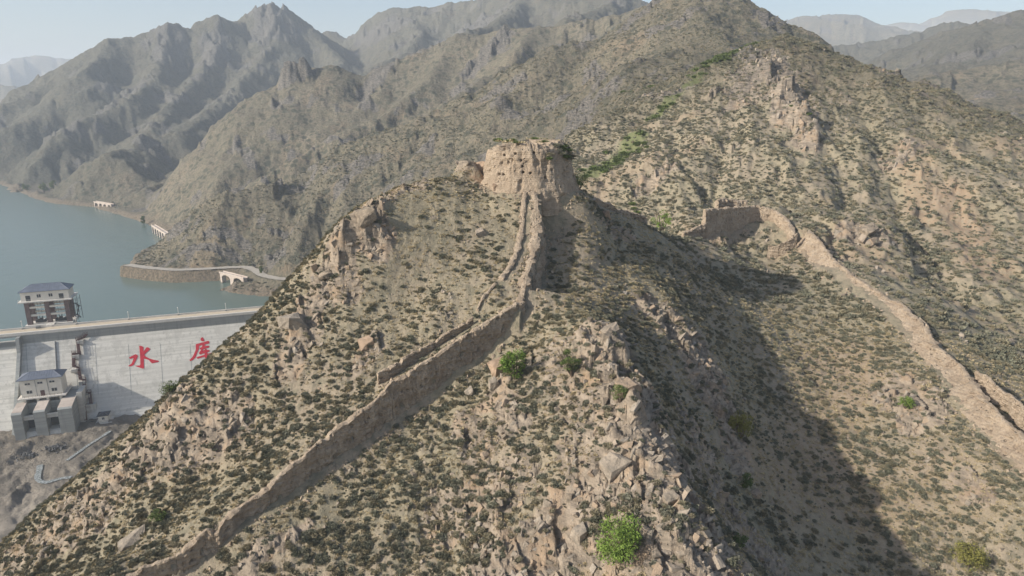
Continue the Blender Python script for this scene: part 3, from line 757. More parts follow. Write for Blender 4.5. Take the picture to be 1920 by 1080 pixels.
# ------------------------------------------------------------------ link the terrain, the water and the air
def terrain_objects():
    fi, fj = np.meshgrid(np.arange(NR - 1), np.arange(NT - 1), indexing='ij')
    cls = np.where(WN > .5, 6, GI)[:-1, :-1]
    cls = np.where((cls == 6) & (m_gravel[:-1, :-1] > .5), 0, cls)
    a = fi * NT + fj
    quads = np.stack([a, a + 1, a + NT + 1, a + NT], -1)[..., ::-1]
    V = np.stack([X, Y, Z], -1).reshape(-1, 3)
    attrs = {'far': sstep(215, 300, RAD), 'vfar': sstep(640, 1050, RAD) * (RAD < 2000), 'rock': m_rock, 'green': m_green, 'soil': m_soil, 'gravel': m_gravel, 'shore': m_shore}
    for c, name in ((6, 'foreground_hill'), (G_MID, 'mountain_slope'), (G_SPUR, 'mountain_spurs'), (G_FAR, 'far_mountain'), (G_RIGHT, 'right_hills'), (G_DIST, 'distant_mountains'), (0, 'riverbed')):
        q = quads[cls == c]
        if not len(q): continue
        idx, inv = np.unique(q, return_inverse=True)
        me = npmesh(name, V[idx], inv.reshape(q.shape), M_TERR)
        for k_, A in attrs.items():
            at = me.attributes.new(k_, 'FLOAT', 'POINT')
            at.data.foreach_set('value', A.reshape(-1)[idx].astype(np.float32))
        me.shade_smooth()
        props(link(name, me), kind='structure')
terrain_objects()

kw = NT_('lake_water'); p_ = kw.pos()
wn_1 = kw.noise(kw.scalev(p_, 1, .45, 1), .9, 4, .6)
kw.col((.11, .15, .13)); kw.b.inputs['Roughness'].default_value = .24; kw.b.inputs['Specular IOR Level'].default_value = .5
kw.b.inputs['IOR'].default_value = 1.33
kw.bump(kw.math('ADD', wn_1, kw.math('MULTIPLY', kw.noise(p_, .12, 3), 2.0)), .12, .6)
wa = DA[:2] - DU * 700 + DN * -2; wb = DB[:2] + DU * 55 + DN * -2
vs = [(*wa, Z_WATER), (*wb, Z_WATER), (60, 420, Z_WATER), (60, 3200, Z_WATER), (-3000, 3200, Z_WATER), (-3000, wa[1], Z_WATER)]
me = bpy.data.meshes.new('lake_water'); me.from_pydata(vs, [], [tuple(range(6))]); me.materials.append(kw.m)
props(link('lake_water', me), kind='structure')
base = MB(); base.add([(-16000, -9000, CAMZ - 135), (16000, -9000, CAMZ - 135), (16000, 16000, CAMZ - 135), (-16000, 16000, CAMZ - 135)], [(0, 1, 2, 3)])
props(base.build('ground', M_TERR, fix=False), kind='structure')

hz = bpy.data.materials.new('haze'); hz.use_nodes = True; ht = hz.node_tree; ht.nodes.clear()
ho = ht.nodes.new('ShaderNodeOutputMaterial'); hv = ht.nodes.new('ShaderNodeVolumePrincipled')
hv.inputs['Color'].default_value = (.80, .89, 1.0, 1); hv.inputs['Density'].default_value = HAZE; hv.inputs['Anisotropy'].default_value = .0
ht.links.new(hv.outputs[0], ho.inputs['Volume'])
hb = MB().box(-17000, 17000, -10000, 17000, CAMZ - 137, CAMZ + 420)
props(hb.build('haze', hz), kind='stuff')
# ------------------------------------------------------------------ rammed earth walls
def n3(x, y, z, s=0):
    """cheap 3D-ish noise from plane noises"""
    return (perlin(x + z * .37, y - z * .61, s) + perlin(y * .9 + 7.7, z + x * .23, s + 5) + perlin(z + 3.1, x * .8 - y * .15, s + 9)) * .6

def earth_wall(root, label, pts, thick, hmin=.6, batter=(0.0, 0.0), joints=(), rough=.16, step=.19, group=None, seed=0, name='rammed_earth_wall', crown=.15, sink=.9):
    """pts: (px, py, depth) of the top edge facing the camera; thick: thickness at the top; batter: how far the feet spread left and right of the path"""
    W = np.array([P(*p) for p in pts])
    seg = np.hypot(np.diff(W[:, 0]), np.diff(W[:, 1])); arc = np.r_[0, np.cumsum(seg)]
    n = max(8, int(arc[-1] / step)); t = np.linspace(0, arc[-1], n)
    xs, ys, zs = (np.interp(t, arc, W[:, i]) for i in range(3))
    # smooth plan
    for _ in range(6):
        xs[1:-1] = (xs[:-2] + xs[1:-1] * 2 + xs[2:]) / 4; ys[1:-1] = (ys[:-2] + ys[1:-1] * 2 + ys[2:]) / 4
    tx, ty = np.gradient(xs), np.gradient(ys); L = np.hypot(tx, ty); nx, ny = ty / L, -tx / L        # to the right of the path
    zs = zs + .30 * fbm(t / 3.2, t * 0 + seed, 3, 201 + seed) - .45 * sstep(.2, .5, fbm(t / 1.4, t * 0 + seed + 2.2, 3, 205 + seed)) + .16 * (np.floor(fbm(t / 1.8, t * 0 + 3.7 + seed, 2, 211) * 3) / 3) + .10 * perlin(t * 1.6, t * 0 + .4 + seed, 215)
    th_ = thick * (1 + .25 * fbm(t / 2.5, t * 0 + 9.1, 2, 221 + seed))
    KS = 17
    prof = []
    hr = np.random.default_rng(seed + 50); HOL = [(a_, hr.uniform(.35, .8)) for a_ in np.arange(1.5, arc[-1], 2.7) + hr.uniform(-.8, .8, len(np.arange(1.5, arc[-1], 2.7)))]
    gl = sample(xs - nx * (batter[0] + th_), ys - ny * (batter[0] + th_)) - sink
    gr = sample(xs + nx * (batter[1] + th_ * .2), ys + ny * (batter[1] + th_ * .2)) - sink
    top = np.maximum(zs, np.maximum(gl, gr) + sink + hmin * .4)
    tap = np.clip(np.minimum(t, arc[-1] - t) / .6, .0, 1) * .25 + .75
    for k in range(KS):                              # left side going up
        q = k / (KS - 1)
        off = -th_ - batter[0] * (1 - q) ** 1.3
        prof.append((off, gl + (top - gl) * q * .985, 0, q))
    for k in range(1, 4):
        q = k / 4
        prof.append((-th_ * (1 - q), top + crown * math.sin(math.pi * q), 1, q))
    for k in range(KS):
        q = 1 - k / (KS - 1)
        prof.append((batter[1] * (1 - q) ** 1.3, gr + (top - gr) * q * .985, 2, q))
    M = len(prof)
    V = np.zeros((n, M, 3))
    for k, (off, z, side, q) in enumerate(prof):
        off = off + 0 * t
        x0, y0 = xs + nx * off, ys + ny * off
        if side != 1:
            d = rough * (n3(t / 1.1, z / .8, t * 0 + k * 0, 231 + seed) + .8 * n3(t / .45, z / .35, t * 0, 241 + seed)) + .5 * rough * fbm(t / 3.5, z / 2.4, 3, 251 + seed)
            pit = fbm(t / 1.3 + 11, z / 1.1, 3, 261 + seed)
            d = d - .55 * rough * sstep(.25, .45, pit) * 2.2
            d = d - .10 * (np.abs(((z / .62) % 1) - .5) < .10)
            for hc, hq_ in HOL:
                d = d - .45 * np.exp(-((t - hc) / .2) ** 2) * math.exp(-((q - hq_) / .05) ** 2)
            sgn = -1 if side == 0 else 1
            d = d - rough * .9 * sstep(.45, .8, ridged(t / 2.4, z / 12 + 0 * t, 3, 265 + seed)) * q - (.12 * rng.random(n) * (q < .97))
            x0 = x0 + nx * d * sgn; y0 = y0 + ny * d * sgn
            z = z + .05 * n3(t / .6, z / .6, t * 0, 271)
        else:
            z = z + .12 * n3(t / .5, t * 0 + off, t * 0, 281 + seed)
        V[:, k] = np.stack([x0, y0, z], -1)
    jt = [0] + sorted(int(np.clip(np.argmin(np.abs(xs - P(*j)[0]) + np.abs(ys - P(*j)[1])), 2, n - 3)) for j in joints) + [n - 1]
    parent = root
    if root is None:
        i0 = n // 2
        parent = empty(name, (xs[i0], ys[i0], float(sample(xs[i0], ys[i0]))), label=label, cat='earth wall', group=group, kind='thing')
    off0 = np.array(parent.location)
    for a, b in zip(jt[:-1], jt[1:]):
        if b - a < 2: continue
        rows = V[a:b + 1].copy()
        if a > 0: rows[0] += (rows[1] - rows[0]) * .12; rows[0, KS - 2:KS + 6, 2] -= .12
        if b < n - 1: rows[-1] += (rows[-2] - rows[-1]) * .10; rows[-1, KS - 2:KS + 6, 2] -= .08
        m = len(rows)
        F = []
        for i in range(m - 1):
            for k in range(M - 1):
                F.append((i * M + k, i * M + k + 1, (i + 1) * M + k + 1, (i + 1) * M + k))
        vs = (rows.reshape(-1, 3) - off0)
        me = bpy.data.meshes.new('wall_section')
        caps = [tuple(range(M)), tuple(range((m - 1) * M, m * M))[::-1]]
        me.from_pydata([tuple(v) for v in vs], [], F + caps); me.materials.append(M_EARTH)
        bm = bmesh.new(); bm.from_mesh(me); bmesh.ops.recalc_face_normals(bm, faces=bm.faces); bm.to_mesh(me); bm.free()
        link('wall_section', me, None, parent)
    return parent

earth_wall(None, 'long rammed earth wall climbing the slope below the hilltop tower, brown face in shade',
    [(235, 1084, 61.5), (255, 1078, 61.8), (329, 1046, 63), (391, 996, 64.4), (400, 1004, 64.4), (411, 1000, 64.4), (420, 985, 64.8), (447, 957, 65.8), (504, 918, 67.4), (536, 888, 68.4), (607, 827, 70.6), (640, 800, 71.8), (682, 770, 73), (700, 762, 73.6), (718, 740, 74.2), (735, 721, 74.8), (782, 692, 76.2), (815, 670, 77.2), (865, 637, 78.8), (922, 601, 80.4), (969, 571, 81.8), (985, 566, 82.4)],
    .75, joints=[(329, 1046, 63), (400, 1004, 64.4), (504, 918, 67.4), (607, 827, 70.6), (684, 770, 73), (735, 724, 74.8), (780, 693, 76.2), (815, 672, 77.2), (865, 638, 78.8), (922, 602, 80.4)], seed=1, sink=1.2, batter=(0, .25))
earth_wall(None, 'inner rammed earth parapet just behind the long wall, ending in a square broken end',
    [(709, 702, 76), (731, 690, 76.6), (747, 678, 77.2), (787, 660, 78.6), (840, 624, 80.4), (889, 597, 82)], .5, joints=[(731, 690, 76.6), (787, 660, 78.6), (840, 624, 80.4)], seed=2, rough=.1)
earth_wall(None, 'small eroded stump of rammed earth parapet beside the bend of the wall under the tower',
    [(898, 593, 83.4), (912, 576, 84.6), (931, 562, 85.8)], .45, seed=3, rough=.1)
earth_wall(None, 'thin knife-edged rammed earth wall running straight up to the foot of the hilltop tower',
    [(945, 543, 86.4), (962, 515, 88.4), (975, 480, 90.6), (983, 440, 93), (988, 400, 95.3), (991, 362, 97)], .85, joints=[(962, 515, 88.4), (983, 440, 93)], batter=(.5, .1), seed=4, rough=.12)
earth_wall(None, 'broad eroded rammed earth rampart with shaded face just below the hilltop tower',
    [(984, 566, 82.6), (992, 535, 85.5), (1006, 485, 89.8), (1014, 435, 93.2), (1012, 395, 95.6), (1003, 362, 97.5)], 1.2, joints=[(1006, 485, 89.8)], batter=(.5, 1.2), seed=5, rough=.4, sink=1.6)
earth_wall(None, 'dark topped rammed earth wall stub descending to the saddle behind the tower',
    [(1090, 362, 107.5), (1120, 373, 111), (1165, 393, 116.5), (1200, 403, 121), (1216, 409, 123)], 1.3, joints=[(1165, 393, 116.5)], seed=6, rough=.25)
enc = earth_wall(None, 'curved rammed earth enclosure wall on the saddle, one side shaded, the other sunlit',
    [(1325, 394, 140), (1350, 391, 143), (1396, 388, 148.5), (1420, 386, 151), (1445, 392, 150), (1465, 405, 147), (1479, 424, 143), (1485, 441, 140)], 1.0, joints=[(1396, 388, 148.5), (1445, 392, 150)], seed=7, batter=(.0, .3))
earth_wall(None, 'low mound of crumbling rammed earth behind the curved enclosure wall on the saddle',
    [(1348, 380, 152), (1360, 375, 153.5), (1380, 378, 154.5), (1402, 381, 155)], 1.2, seed=8, rough=.3, crown=.5)
earth_wall(None, 'low sunlit remnant of rammed earth tapering away from the foot of the enclosure corner',
    [(1283, 437, 138), (1300, 430, 139), (1325, 420, 140.5)], .9, seed=9, rough=.2, hmin=.4)
earth_wall(None, 'low curved sill of rammed earth joining the enclosure to the long sunlit wall',
    [(1440, 463, 139), (1458, 461, 138.4), (1478, 452, 138), (1496, 440, 138.2)], .5, seed=10, rough=.1, hmin=.3)
earth_wall(None, 'long sunlit rammed earth wall with wide battered face descending the right hand ridge',
    [(1512, 431, 140), (1535, 455, 134), (1560, 490, 127), (1600, 528, 119.5), (1650, 555, 114), (1685, 571, 110), (1728, 612, 103.5), (1746, 648, 99), (1790, 680, 95.5), (1835, 744, 88.5), (1850, 760, 86.5), (1920, 828, 80.5), (2010, 900, 74.5)],
    1.0, joints=[(1560, 490, 127), (1650, 555, 114), (1728, 612, 103.5), (1790, 680, 95.5), (1840, 750, 87.8), (1920, 828, 80.5)], batter=(.3, 3.2), seed=11, rough=.3, sink=.6)
earth_wall(None, 'broken line of sunlit parapet stumps behind the long wall at its lower end',
    [(1827, 696, 93), (1848, 708, 91), (1862, 724, 89.5), (1888, 738, 88), (1920, 773, 84.5), (2000, 840, 79)], .7, joints=[(1862, 724, 89.5), (1920, 773, 84.5)], seed=12, rough=.2)
earth_wall(None, 'short detached parapet stump leaning behind the middle of the long sunlit wall',
    [(1722, 598, 106), (1736, 608, 104.5), (1744, 628, 102.5)], .4, seed=13, rough=.15)

# ------------------------------------------------------------------ hilltop tower
def beacon_tower():
    c = P(990, 352, 103); cx, cy = c[0] , c[1]
    zg = CAMZ - 12.7; zb = zg - 3.2; HG = CAMZ - 5.85 - zg
    root = empty('beacon_tower', (cx, cy, zb), label='ruined round rammed earth beacon tower with small putlog holes on the hilltop', cat='tower')
    NA, NV = 400, 78
    ztop = CAMZ - 5.85
    holes = [(487, 213), (566, 225), (668, 185), (512, 305), (638, 290), (395, 355), (484, 388), (558, 388), (702, 365), (718, 433), (455, 523), (500, 526), (725, 500), (345, 485), (850, 278), (510, 242), (712, 155), (565, 175), (810, 510), (1050, 470), (980, 555)]
    A = np.linspace(0, 2 * np.pi, NA, endpoint=False)
    vs = []
    H = ztop - zb
    for iv in range(NV):
        q = iv / (NV - 1)
        z = zb + H * q
        lob = 1 + .035 * np.cos(2 * A + .6) + .03 * fbm(np.cos(A) * 1.6 + 5, np.sin(A) * 1.6 + q, 3, 401)
        hq = (z - zg) / HG
        r = (np.where(hq > 0, 7.3 - 1.75 * max(hq, 0) ** .8, 7.3 - hq * HG * .08) - .55 * sstep(.88, 1, q) ) * lob
        zz = z + 0 * A
        r = r + .12 * n3(A * 6.5, z / .9 + 0 * A, 0 * A, 405) + .08 * n3(A * 15, z / .4 + 0 * A, 0 * A, 407)
        r = r + .34 * fbm(np.cos(A) * 3 + q * 1.3, np.sin(A) * 3, 4, 403) - .28 * sstep(.15, .45, fbm(A * 3.2, z / 1.8 + 0 * A, 3, 411)) * sstep(0, .3, q)
        gv = ridged(A * 2.6, z / 9 + 0 * A, 3, 415)
        r = r - .20 * sstep(.62, .9, gv) * (.3 + .7 * q)
        r = r - .02 * (np.abs((z / .45) % 1 - .5) < .12)
        zz = zz + (q > .93) * (1.0 * fbm(np.cos(A) * 3, np.sin(A) * 3, 4, 421) - .15) - .8 * sstep(.86, 1, q) * sstep(.2, .7, np.cos(A - 2.9))
        X_, Y_ = cx + r * np.cos(A), cy + r * np.sin(A)
        vs.append(np.stack([X_, Y_, zz], -1))
    V = np.array(vs)
    # putlog holes pushed into the face
    f = np.array([0, CP, -SP]); dn = np.array([0, -SP, -CP])
    rel = V - np.array([0, 0, CAMZ]); D = rel @ f; PX = 960 + FPX * rel[..., 0] / D; PY = 540 + FPX * (rel @ dn) / D
    front = V[..., 1] < cy
    for hx, hy in holes:
        px, py = 860 + hx / 6, 240 + hy / 6
        d = np.hypot((PX - px) / 2.7, (PY - py) / 2.3)
        k = (1 - sstep(.55, 1.1, d)) * front
        rad = V[..., :2] - np.array([cx, cy]); rl = np.linalg.norm(rad, axis=-1, keepdims=True)
        V[..., :2] -= rad / rl * (k * .75)[..., None]
    F = []
    for i in range(NV - 1):
        for j in range(NA):
            j2 = (j + 1) % NA
            F.append((i * NA + j, i * NA + j2, (i + 1) * NA + j2, (i + 1) * NA + j))
    off = np.array([cx, cy, zb])
    me = npmesh('tower_body', (V.reshape(-1, 3) - off), F, M_EARTH); me.shade_smooth()
    link('tower_body', me, None, root)
    # grassy earth top: rings closing inwards
    rim = V[-1] - off; rings = 10; tv, tf = [], []
    for k in range(rings + 1):
        s_ = 1 - k / rings
        p_ = rim * np.array([s_, s_, 0]) + np.array([0, 0, 1]) * (rim[:, 2:3] * s_ ** .5 + (H + .25) * (1 - s_ ** .5))
        p_[:, 2] += .16 * fbm((p_[:, 0]) / 1.2, p_[:, 1] / 1.2, 3, 431) * (k > 0)
        tv.append(p_)
    for k in range(rings):
        for j in range(NA):
            j2 = (j + 1) % NA
            tf.append((k * NA + j, k * NA + j2, (k + 1) * NA + j2, (k + 1) * NA + j))
    me = npmesh('earth_top', np.array(tv).reshape(-1, 3), tf, M_EARTH); me.shade_smooth()
    link('earth_top', me, None, root)
    return cx, cy, ztop
TW = beacon_tower()
# ------------------------------------------------------------------ plants and loose rock
LIB = {}
def lib_collection(name, meshes):
    c = bpy.data.collections.new(name)
    for i, me in enumerate(meshes):
        o = bpy.data.objects.new('%s_form_%02d' % (name, i), me); c.objects.link(o)
    return c

def tuft_mesh(seed, n, h, w, spread, core=True, mat=None, curl=.5):
    """dome of small upright leaf faces"""
    r = np.random.default_rng(seed); v, f = [], []
    for i in range(n):
        a = r.uniform(0, 2 * np.pi); u = r.uniform(0, 1)
        el = math.acos(1 - u * .98)                     # from the top down to the ground
        R_ = spread * r.uniform(.55, 1.0)
        c = np.array([math.sin(el) * math.cos(a) * R_, math.sin(el) * math.sin(a) * R_, (math.cos(el) * .9 + .04) * R_ * h])
        d = c / np.linalg.norm(c) + np.array([0, 0, .5]); d /= np.linalg.norm(d)
        s_ = np.cross(d, r.normal(size=3)); s_ /= np.linalg.norm(s_)
        L = w * r.uniform(1.2, 2.4); W_ = w * r.uniform(.5, 1.0)
        k = len(v)
        v += [c - s_ * W_, c + s_ * W_, c + d * L + s_ * W_ * .3, c + d * L - s_ * W_ * .3]; f.append((k, k + 1, k + 2, k + 3))
    if core:                                             # dense inner dome
        k = len(v); NS = 9
        lv = [(0.62, 0.0), (.66, .28), (.42, .55)]
        for (q, z) in lv:
            for j in range(NS):
                a = 2 * np.pi * j / NS; jr = r.uniform(.85, 1.12)
                v.append(np.array([math.cos(a) * q * jr, math.sin(a) * q * jr, z * h * r.uniform(.85, 1.1) - (.15 if z == 0 else 0)]) * spread)
        v.append(np.array([0, 0, .72 * h * spread])); top = len(v) - 1
        for l in range(2):
            for j in range(NS):
                j2 = (j + 1) % NS; a_ = k + l * NS
                f.append((a_ + j, a_ + j2, a_ + NS + j2, a_ + NS + j))
        for j in range(NS):
            f.append((k + 2 * NS + j, k + 2 * NS + (j + 1) % NS, top, top))
    me = bpy.data.meshes.new('tuft')
    me.from_pydata([tuple(p) for p in v], [], [tuple(dict.fromkeys(q)) for q in f])
    me.materials.append(mat); return me

def rock_mesh(seed, n=14, box=(1, .7, .6), mat=None):
    r = np.random.default_rng(seed); bm = bmesh.new()
    for i in range(n):
        p_ = r.uniform(-1, 1, 3); p_ = np.sign(p_) * np.abs(p_) ** .55
        bm.verts.new(p_ * np.array(box) * r.uniform(.75, 1))
    res = bmesh.ops.convex_hull(bm, input=bm.verts)
    bmesh.ops.delete(bm, geom=list({g for g in res['geom_interior'] + res['geom_unused'] if isinstance(g, bmesh.types.BMVert)}), context='VERTS')
    bmesh.ops.dissolve_limit(bm, angle_limit=.12, verts=bm.verts, edges=bm.edges)
    me = bpy.data.meshes.new('rock'); bm.to_mesh(me); bm.free(); me.materials.append(mat); return me

shrub_far = [tuft_mesh(i, 46, .75, .16, .5, True, M_SHRUB if i not in (1, 3) else M_SHRUB2) for i in range(5)]
shrub_near = [tuft_mesh(20 + i, 240, .78, .070, .5, True, M_SHRUB if i not in (2, 4) else M_SHRUB2) for i in range(5)]
grass_m = [tuft_mesh(40 + i, 26, 1.0, .10, .32, False, M_STRAW) for i in range(4)]
green_m = [tuft_mesh(60 + i, 130, .8, .10, .5, True, M_GREEN2) for i in range(4)]
rocks_m = [rock_mesh(80 + i, 13 + i % 4, [(1, .55, .5), (1, .8, .45), (.8, .7, .7), (1.2, .5, .35)][i % 4], M_ROCK) for i in range(12)]

def scatter(name, label, xyz, rot, scl, idx, coll):
    me = bpy.data.meshes.new(name)
    n = len(xyz); me.vertices.add(n); me.vertices.foreach_set('co', np.asarray(xyz, np.float32).ravel())
    for nm, arr in (('rot', rot), ('scl', scl)):
        at = me.attributes.new(nm, 'FLOAT_VECTOR', 'POINT'); at.data.foreach_set('vector', np.asarray(arr, np.float32).ravel())
    at = me.attributes.new('idx', 'INT', 'POINT'); at.data.foreach_set('value', np.asarray(idx, np.int32))
    o = bpy.data.objects.new(name, me); COL.objects.link(o)
    g = bpy.data.node_groups.new(name, 'GeometryNodeTree')
    g.interface.new_socket('Geometry', in_out='INPUT', socket_type='NodeSocketGeometry')
    g.interface.new_socket('Geometry', in_out='OUTPUT', socket_type='NodeSocketGeometry')
    i_, o_ = g.nodes.new('NodeGroupInput'), g.nodes.new('NodeGroupOutput')
    iop = g.nodes.new('GeometryNodeInstanceOnPoints'); iop.inputs['Pick Instance'].default_value = True
    ci = g.nodes.new('GeometryNodeCollectionInfo'); ci.inputs['Collection'].default_value = coll
    ci.inputs['Separate Children'].default_value = True; ci.inputs['Reset Children'].default_value = True
    def attr(nm, ty):
        a_ = g.nodes.new('GeometryNodeInputNamedAttribute'); a_.data_type = ty; a_.inputs['Name'].default_value = nm; return a_.outputs['Attribute']
    e2r = g.nodes.new('FunctionNodeEulerToRotation')
    g.links.new(attr('rot', 'FLOAT_VECTOR'), e2r.inputs[0])
    g.links.new(i_.outputs[0], iop.inputs['Points']); g.links.new(ci.outputs[0], iop.inputs['Instance'])
    g.links.new(attr('idx', 'INT'), iop.inputs['Instance Index'])
    g.links.new(e2r.outputs[0], iop.inputs['Rotation']); g.links.new(attr('scl', 'FLOAT_VECTOR'), iop.inputs['Scale'])
    g.links.new(iop.outputs[0], o_.inputs[0])
    md = o.modifiers.new('scatter', 'NODES'); md.node_group = g
    return props(o, label=label, kind='stuff')

WALLPIX = []                                              # keep plants off the walls
def wall_clear(x, y):
    ok = np.ones(len(x), bool)
    for w, rad in WALLPIX:
        for a, b in zip(w[:-1], w[1:]):
            vx, vy = b[0] - a[0], b[1] - a[1]; L2 = vx * vx + vy * vy + 1e-9
            t = np.clip(((x - a[0]) * vx + (y - a[1]) * vy) / L2, 0, 1)
            ok &= np.hypot(x - a[0] - t * vx, y - a[1] - t * vy) > rad
    return ok
def clear_of(pts, rad): WALLPIX.append(([P(*p) for p in pts], rad))
clear_of(MAINW, .9)
clear_of([(709, 702, 76), (787, 660, 78.6), (889, 597, 82)], .6)
clear_of([(945, 543, 86.4), (962, 515, 88.4), (975, 480, 90.6), (983, 440, 93), (988, 400, 95.3), (991, 372, 97)], .7)
clear_of([(984, 566, 82.6), (992, 535, 85.5), (1006, 485, 89.8), (1014, 435, 93.2), (1012, 395, 95.6), (1003, 362, 97.5)], 1.2)
clear_of([(1396, 388, 148.5), (1465, 405, 147), (1485, 441, 140)], 1.3); clear_of([(1325, 394, 140), (1396, 388, 148.5)], 1.5)
clear_of([(1508, 435, 140), (1555, 492, 127), (1595, 530, 119.5), (1645, 558, 114), (1722, 614, 103.5), (1780, 682, 95.5), (1830, 746, 88.5), (1915, 830, 80.5), (2010, 900, 74.5)], 2.1)
clear_of([(1090, 362, 107.5), (1216, 409, 123)], 1.4)

def candidates(n, r0, r1, seed, a0=-44, a1=44, pw=1.0):
    r = np.random.default_rng(seed)
    R2 = r.uniform(0, 1, n) ** pw
    rad = np.sqrt(r0 * r0 + (r1 * r1 - r0 * r0) * R2); a = np.radians(r.uniform(a0, a1, n))
    return rad * np.sin(a), rad * np.cos(a), r
def slope_rot(x, y, r, amt=.5):
    e = .6
    gx = (sample(x + e, y) - sample(x - e, y)) / (2 * e); gy = (sample(x, y + e) - sample(x, y - e)) / (2 * e)
    return np.stack([np.arctan(gy) * amt, -np.arctan(gx) * amt, r.uniform(0, 6.28, len(x))], -1), np.hypot(gx, gy)

def keep_land(x, y):
    z = sample(x, y)
    dwn_ = (x - DA[0]) * DN[0] + (y - DA[1]) * DN[1]
    ok = (samplef(m_gravel, x, y) < .3) & ~((z < Z_WATER + 1.3) & (dwn_ < 0) & (x < 60)) & (samplef(m_road, x, y) < .2)
    ok &= ~((np.abs(dwn_) < 30) & (x < -95) & (y > 200))
    ok &= np.hypot(x - TW[0], y - TW[1]) > 8.2
    return ok & wall_clear(x, y), z

def plants(n, r0, r1, seed, size, dmin, coll_meshes, big=(.35, 1.1)):
    x, y, r = candidates(n, r0, r1, seed)
    ok, z = keep_land(x, y)
    d = fbm(x / 9, y / 9, 3, 501) * 1.3 + .5 * fbm(x / 2.2, y / 2.2, 2, 503)
    bare = fbm(x / 26, y / 26, 2, 505)
    shade = sample(x - .8, y) < z                       # slopes turned from the sun hold more plants
    pr = .42 + .75 * d + .30 * bare + .38 * shade
    pr *= 1 - .75 * np.clip(samplef(m_rock, x, y), 0, 1); pr *= 1 - .5 * samplef(m_soil, x, y); pr *= 1 - samplef(m_green, x, y)
    rad_ = np.hypot(x, y); pr = np.where(rad_ < 335, pr * (1 - .6 * sstep(290, 330, rad_)), pr)
    pr = pr + 1.0 * samplef(m_dense, x, y)
    cR = ((x > -16) & (x < 8) & (y > 78) & (y < 96))      # the grassy bay left of the knife-edge wall
    pr = np.where(cR, pr * .45, pr)
    ok &= r.uniform(0, 1, n) < pr
    x, y, z = x[ok], y[ok], z[ok]; m = len(x)
    rot, sl = slope_rot(x, y, r, .45)
    s_ = size * (big[0] + (big[1] - big[0]) * r.uniform(0, 1, m) ** 2.4)
    scl = np.stack([s_ * r.uniform(.85, 1.3, m), s_ * r.uniform(.85, 1.3, m), s_ * r.uniform(.75, 1.1, m)], -1)
    return np.stack([x, y, z - .06 * s_], -1), rot, scl, r.integers(0, len(coll_meshes), m)

def region(x, y):
    px = 960 + FPX * x / math.hypot(x, y) * 1.03
    mx = [P(*p) for p in MAINW]
    yw = np.interp(x, [p[0] for p in mx], [p[1] for p in mx])
    if x < 2 and y > yw: return 'on the left flank above the long wall' if x < -16 or y < 78 else 'in the grassy bay left of the tower path'
    if x < 2: return 'on the slope in front of the long wall'
    if x < 14 and y < 80: return 'among the broken rock of the central spur'
    if x < 34: return 'in the shaded gully right of the spur' if y < 95 else 'on the shaded slope right of the tower'
    return 'on the sunlit slope below the right hand wall' if x < 56 else 'on the open slope beyond the right hand wall'
c_near = lib_collection('shrub_near', shrub_near); c_far = lib_collection('shrub_far', shrub_far)
near = plants(72000, 44, 125, 601, .74, 0, shrub_near, (.25, 1.3))
D_ = np.hypot(near[0][:, 0], near[0][:, 1])
dist_px = near[2][:, 0] / D_
vis = (np.abs(np.arctan2(near[0][:, 0], near[0][:, 1])) < .62) & (near[0][:, 2] > CAMZ - 62) & (D_ > 48)
order = np.argsort(-(dist_px * vis))
top = order[:290]; rest = np.setdiff1d(np.arange(len(D_)), top)
scatter('shrub_cover', 'low grey green shrubs dotted over the near slopes', *[a[rest] for a in near], c_near)
protos = {}
for q in top:
    me = shrub_near[near[3][q]]
    o = bpy.data.objects.new('shrub', me); COL.objects.link(o)
    o.location = near[0][q]; o.rotation_euler = near[1][q]; o.scale = near[2][q]
    props(o, label=('dry straw grey' if near[3][q] in (2, 4) else 'low grey green') + ' shrub ' + region(*near[0][q][:2]), cat='shrub', group='shrubs dotted over the near hillside')
scatter('shrub_ground_cover', 'small grey green shrubs dotted over the middle slopes', *plants(150000, 118, 330, 611, .95, 0, shrub_far, (.4, 1.3)), c_far)
scatter('scrub_cover', 'dark scrub dotted over the farther mountain spurs', *plants(60000, 290, 560, 613, 1.2, 0, shrub_far, (.5, 1.3)), c_far)
# dry grass tussocks
c_gr = lib_collection('dry_grass', grass_m)
def grass(n, r0, r1, seed, s):
    x, y, r = candidates(n, r0, r1, seed); ok, z = keep_land(x, y)
    ok &= r.uniform(0, 1, n) < .75 + .8 * fbm(x / 5, y / 5, 3, 521)
    ok &= samplef(m_rock, x, y) < .75
    x, y, z = x[ok], y[ok], z[ok]; m = len(x)
    rot, _ = slope_rot(x, y, r, .3); s_ = s * r.uniform(.4, 1.1, m)
    return np.stack([x, y, z - .02], -1), rot, np.stack([s_, s_, s_ * .8], -1), r.integers(0, len(grass_m), m)
scatter('dry_grass', 'straw coloured dry grass tussocks on the near hillside', *grass(52000, 44, 118, 621, .62), c_gr)

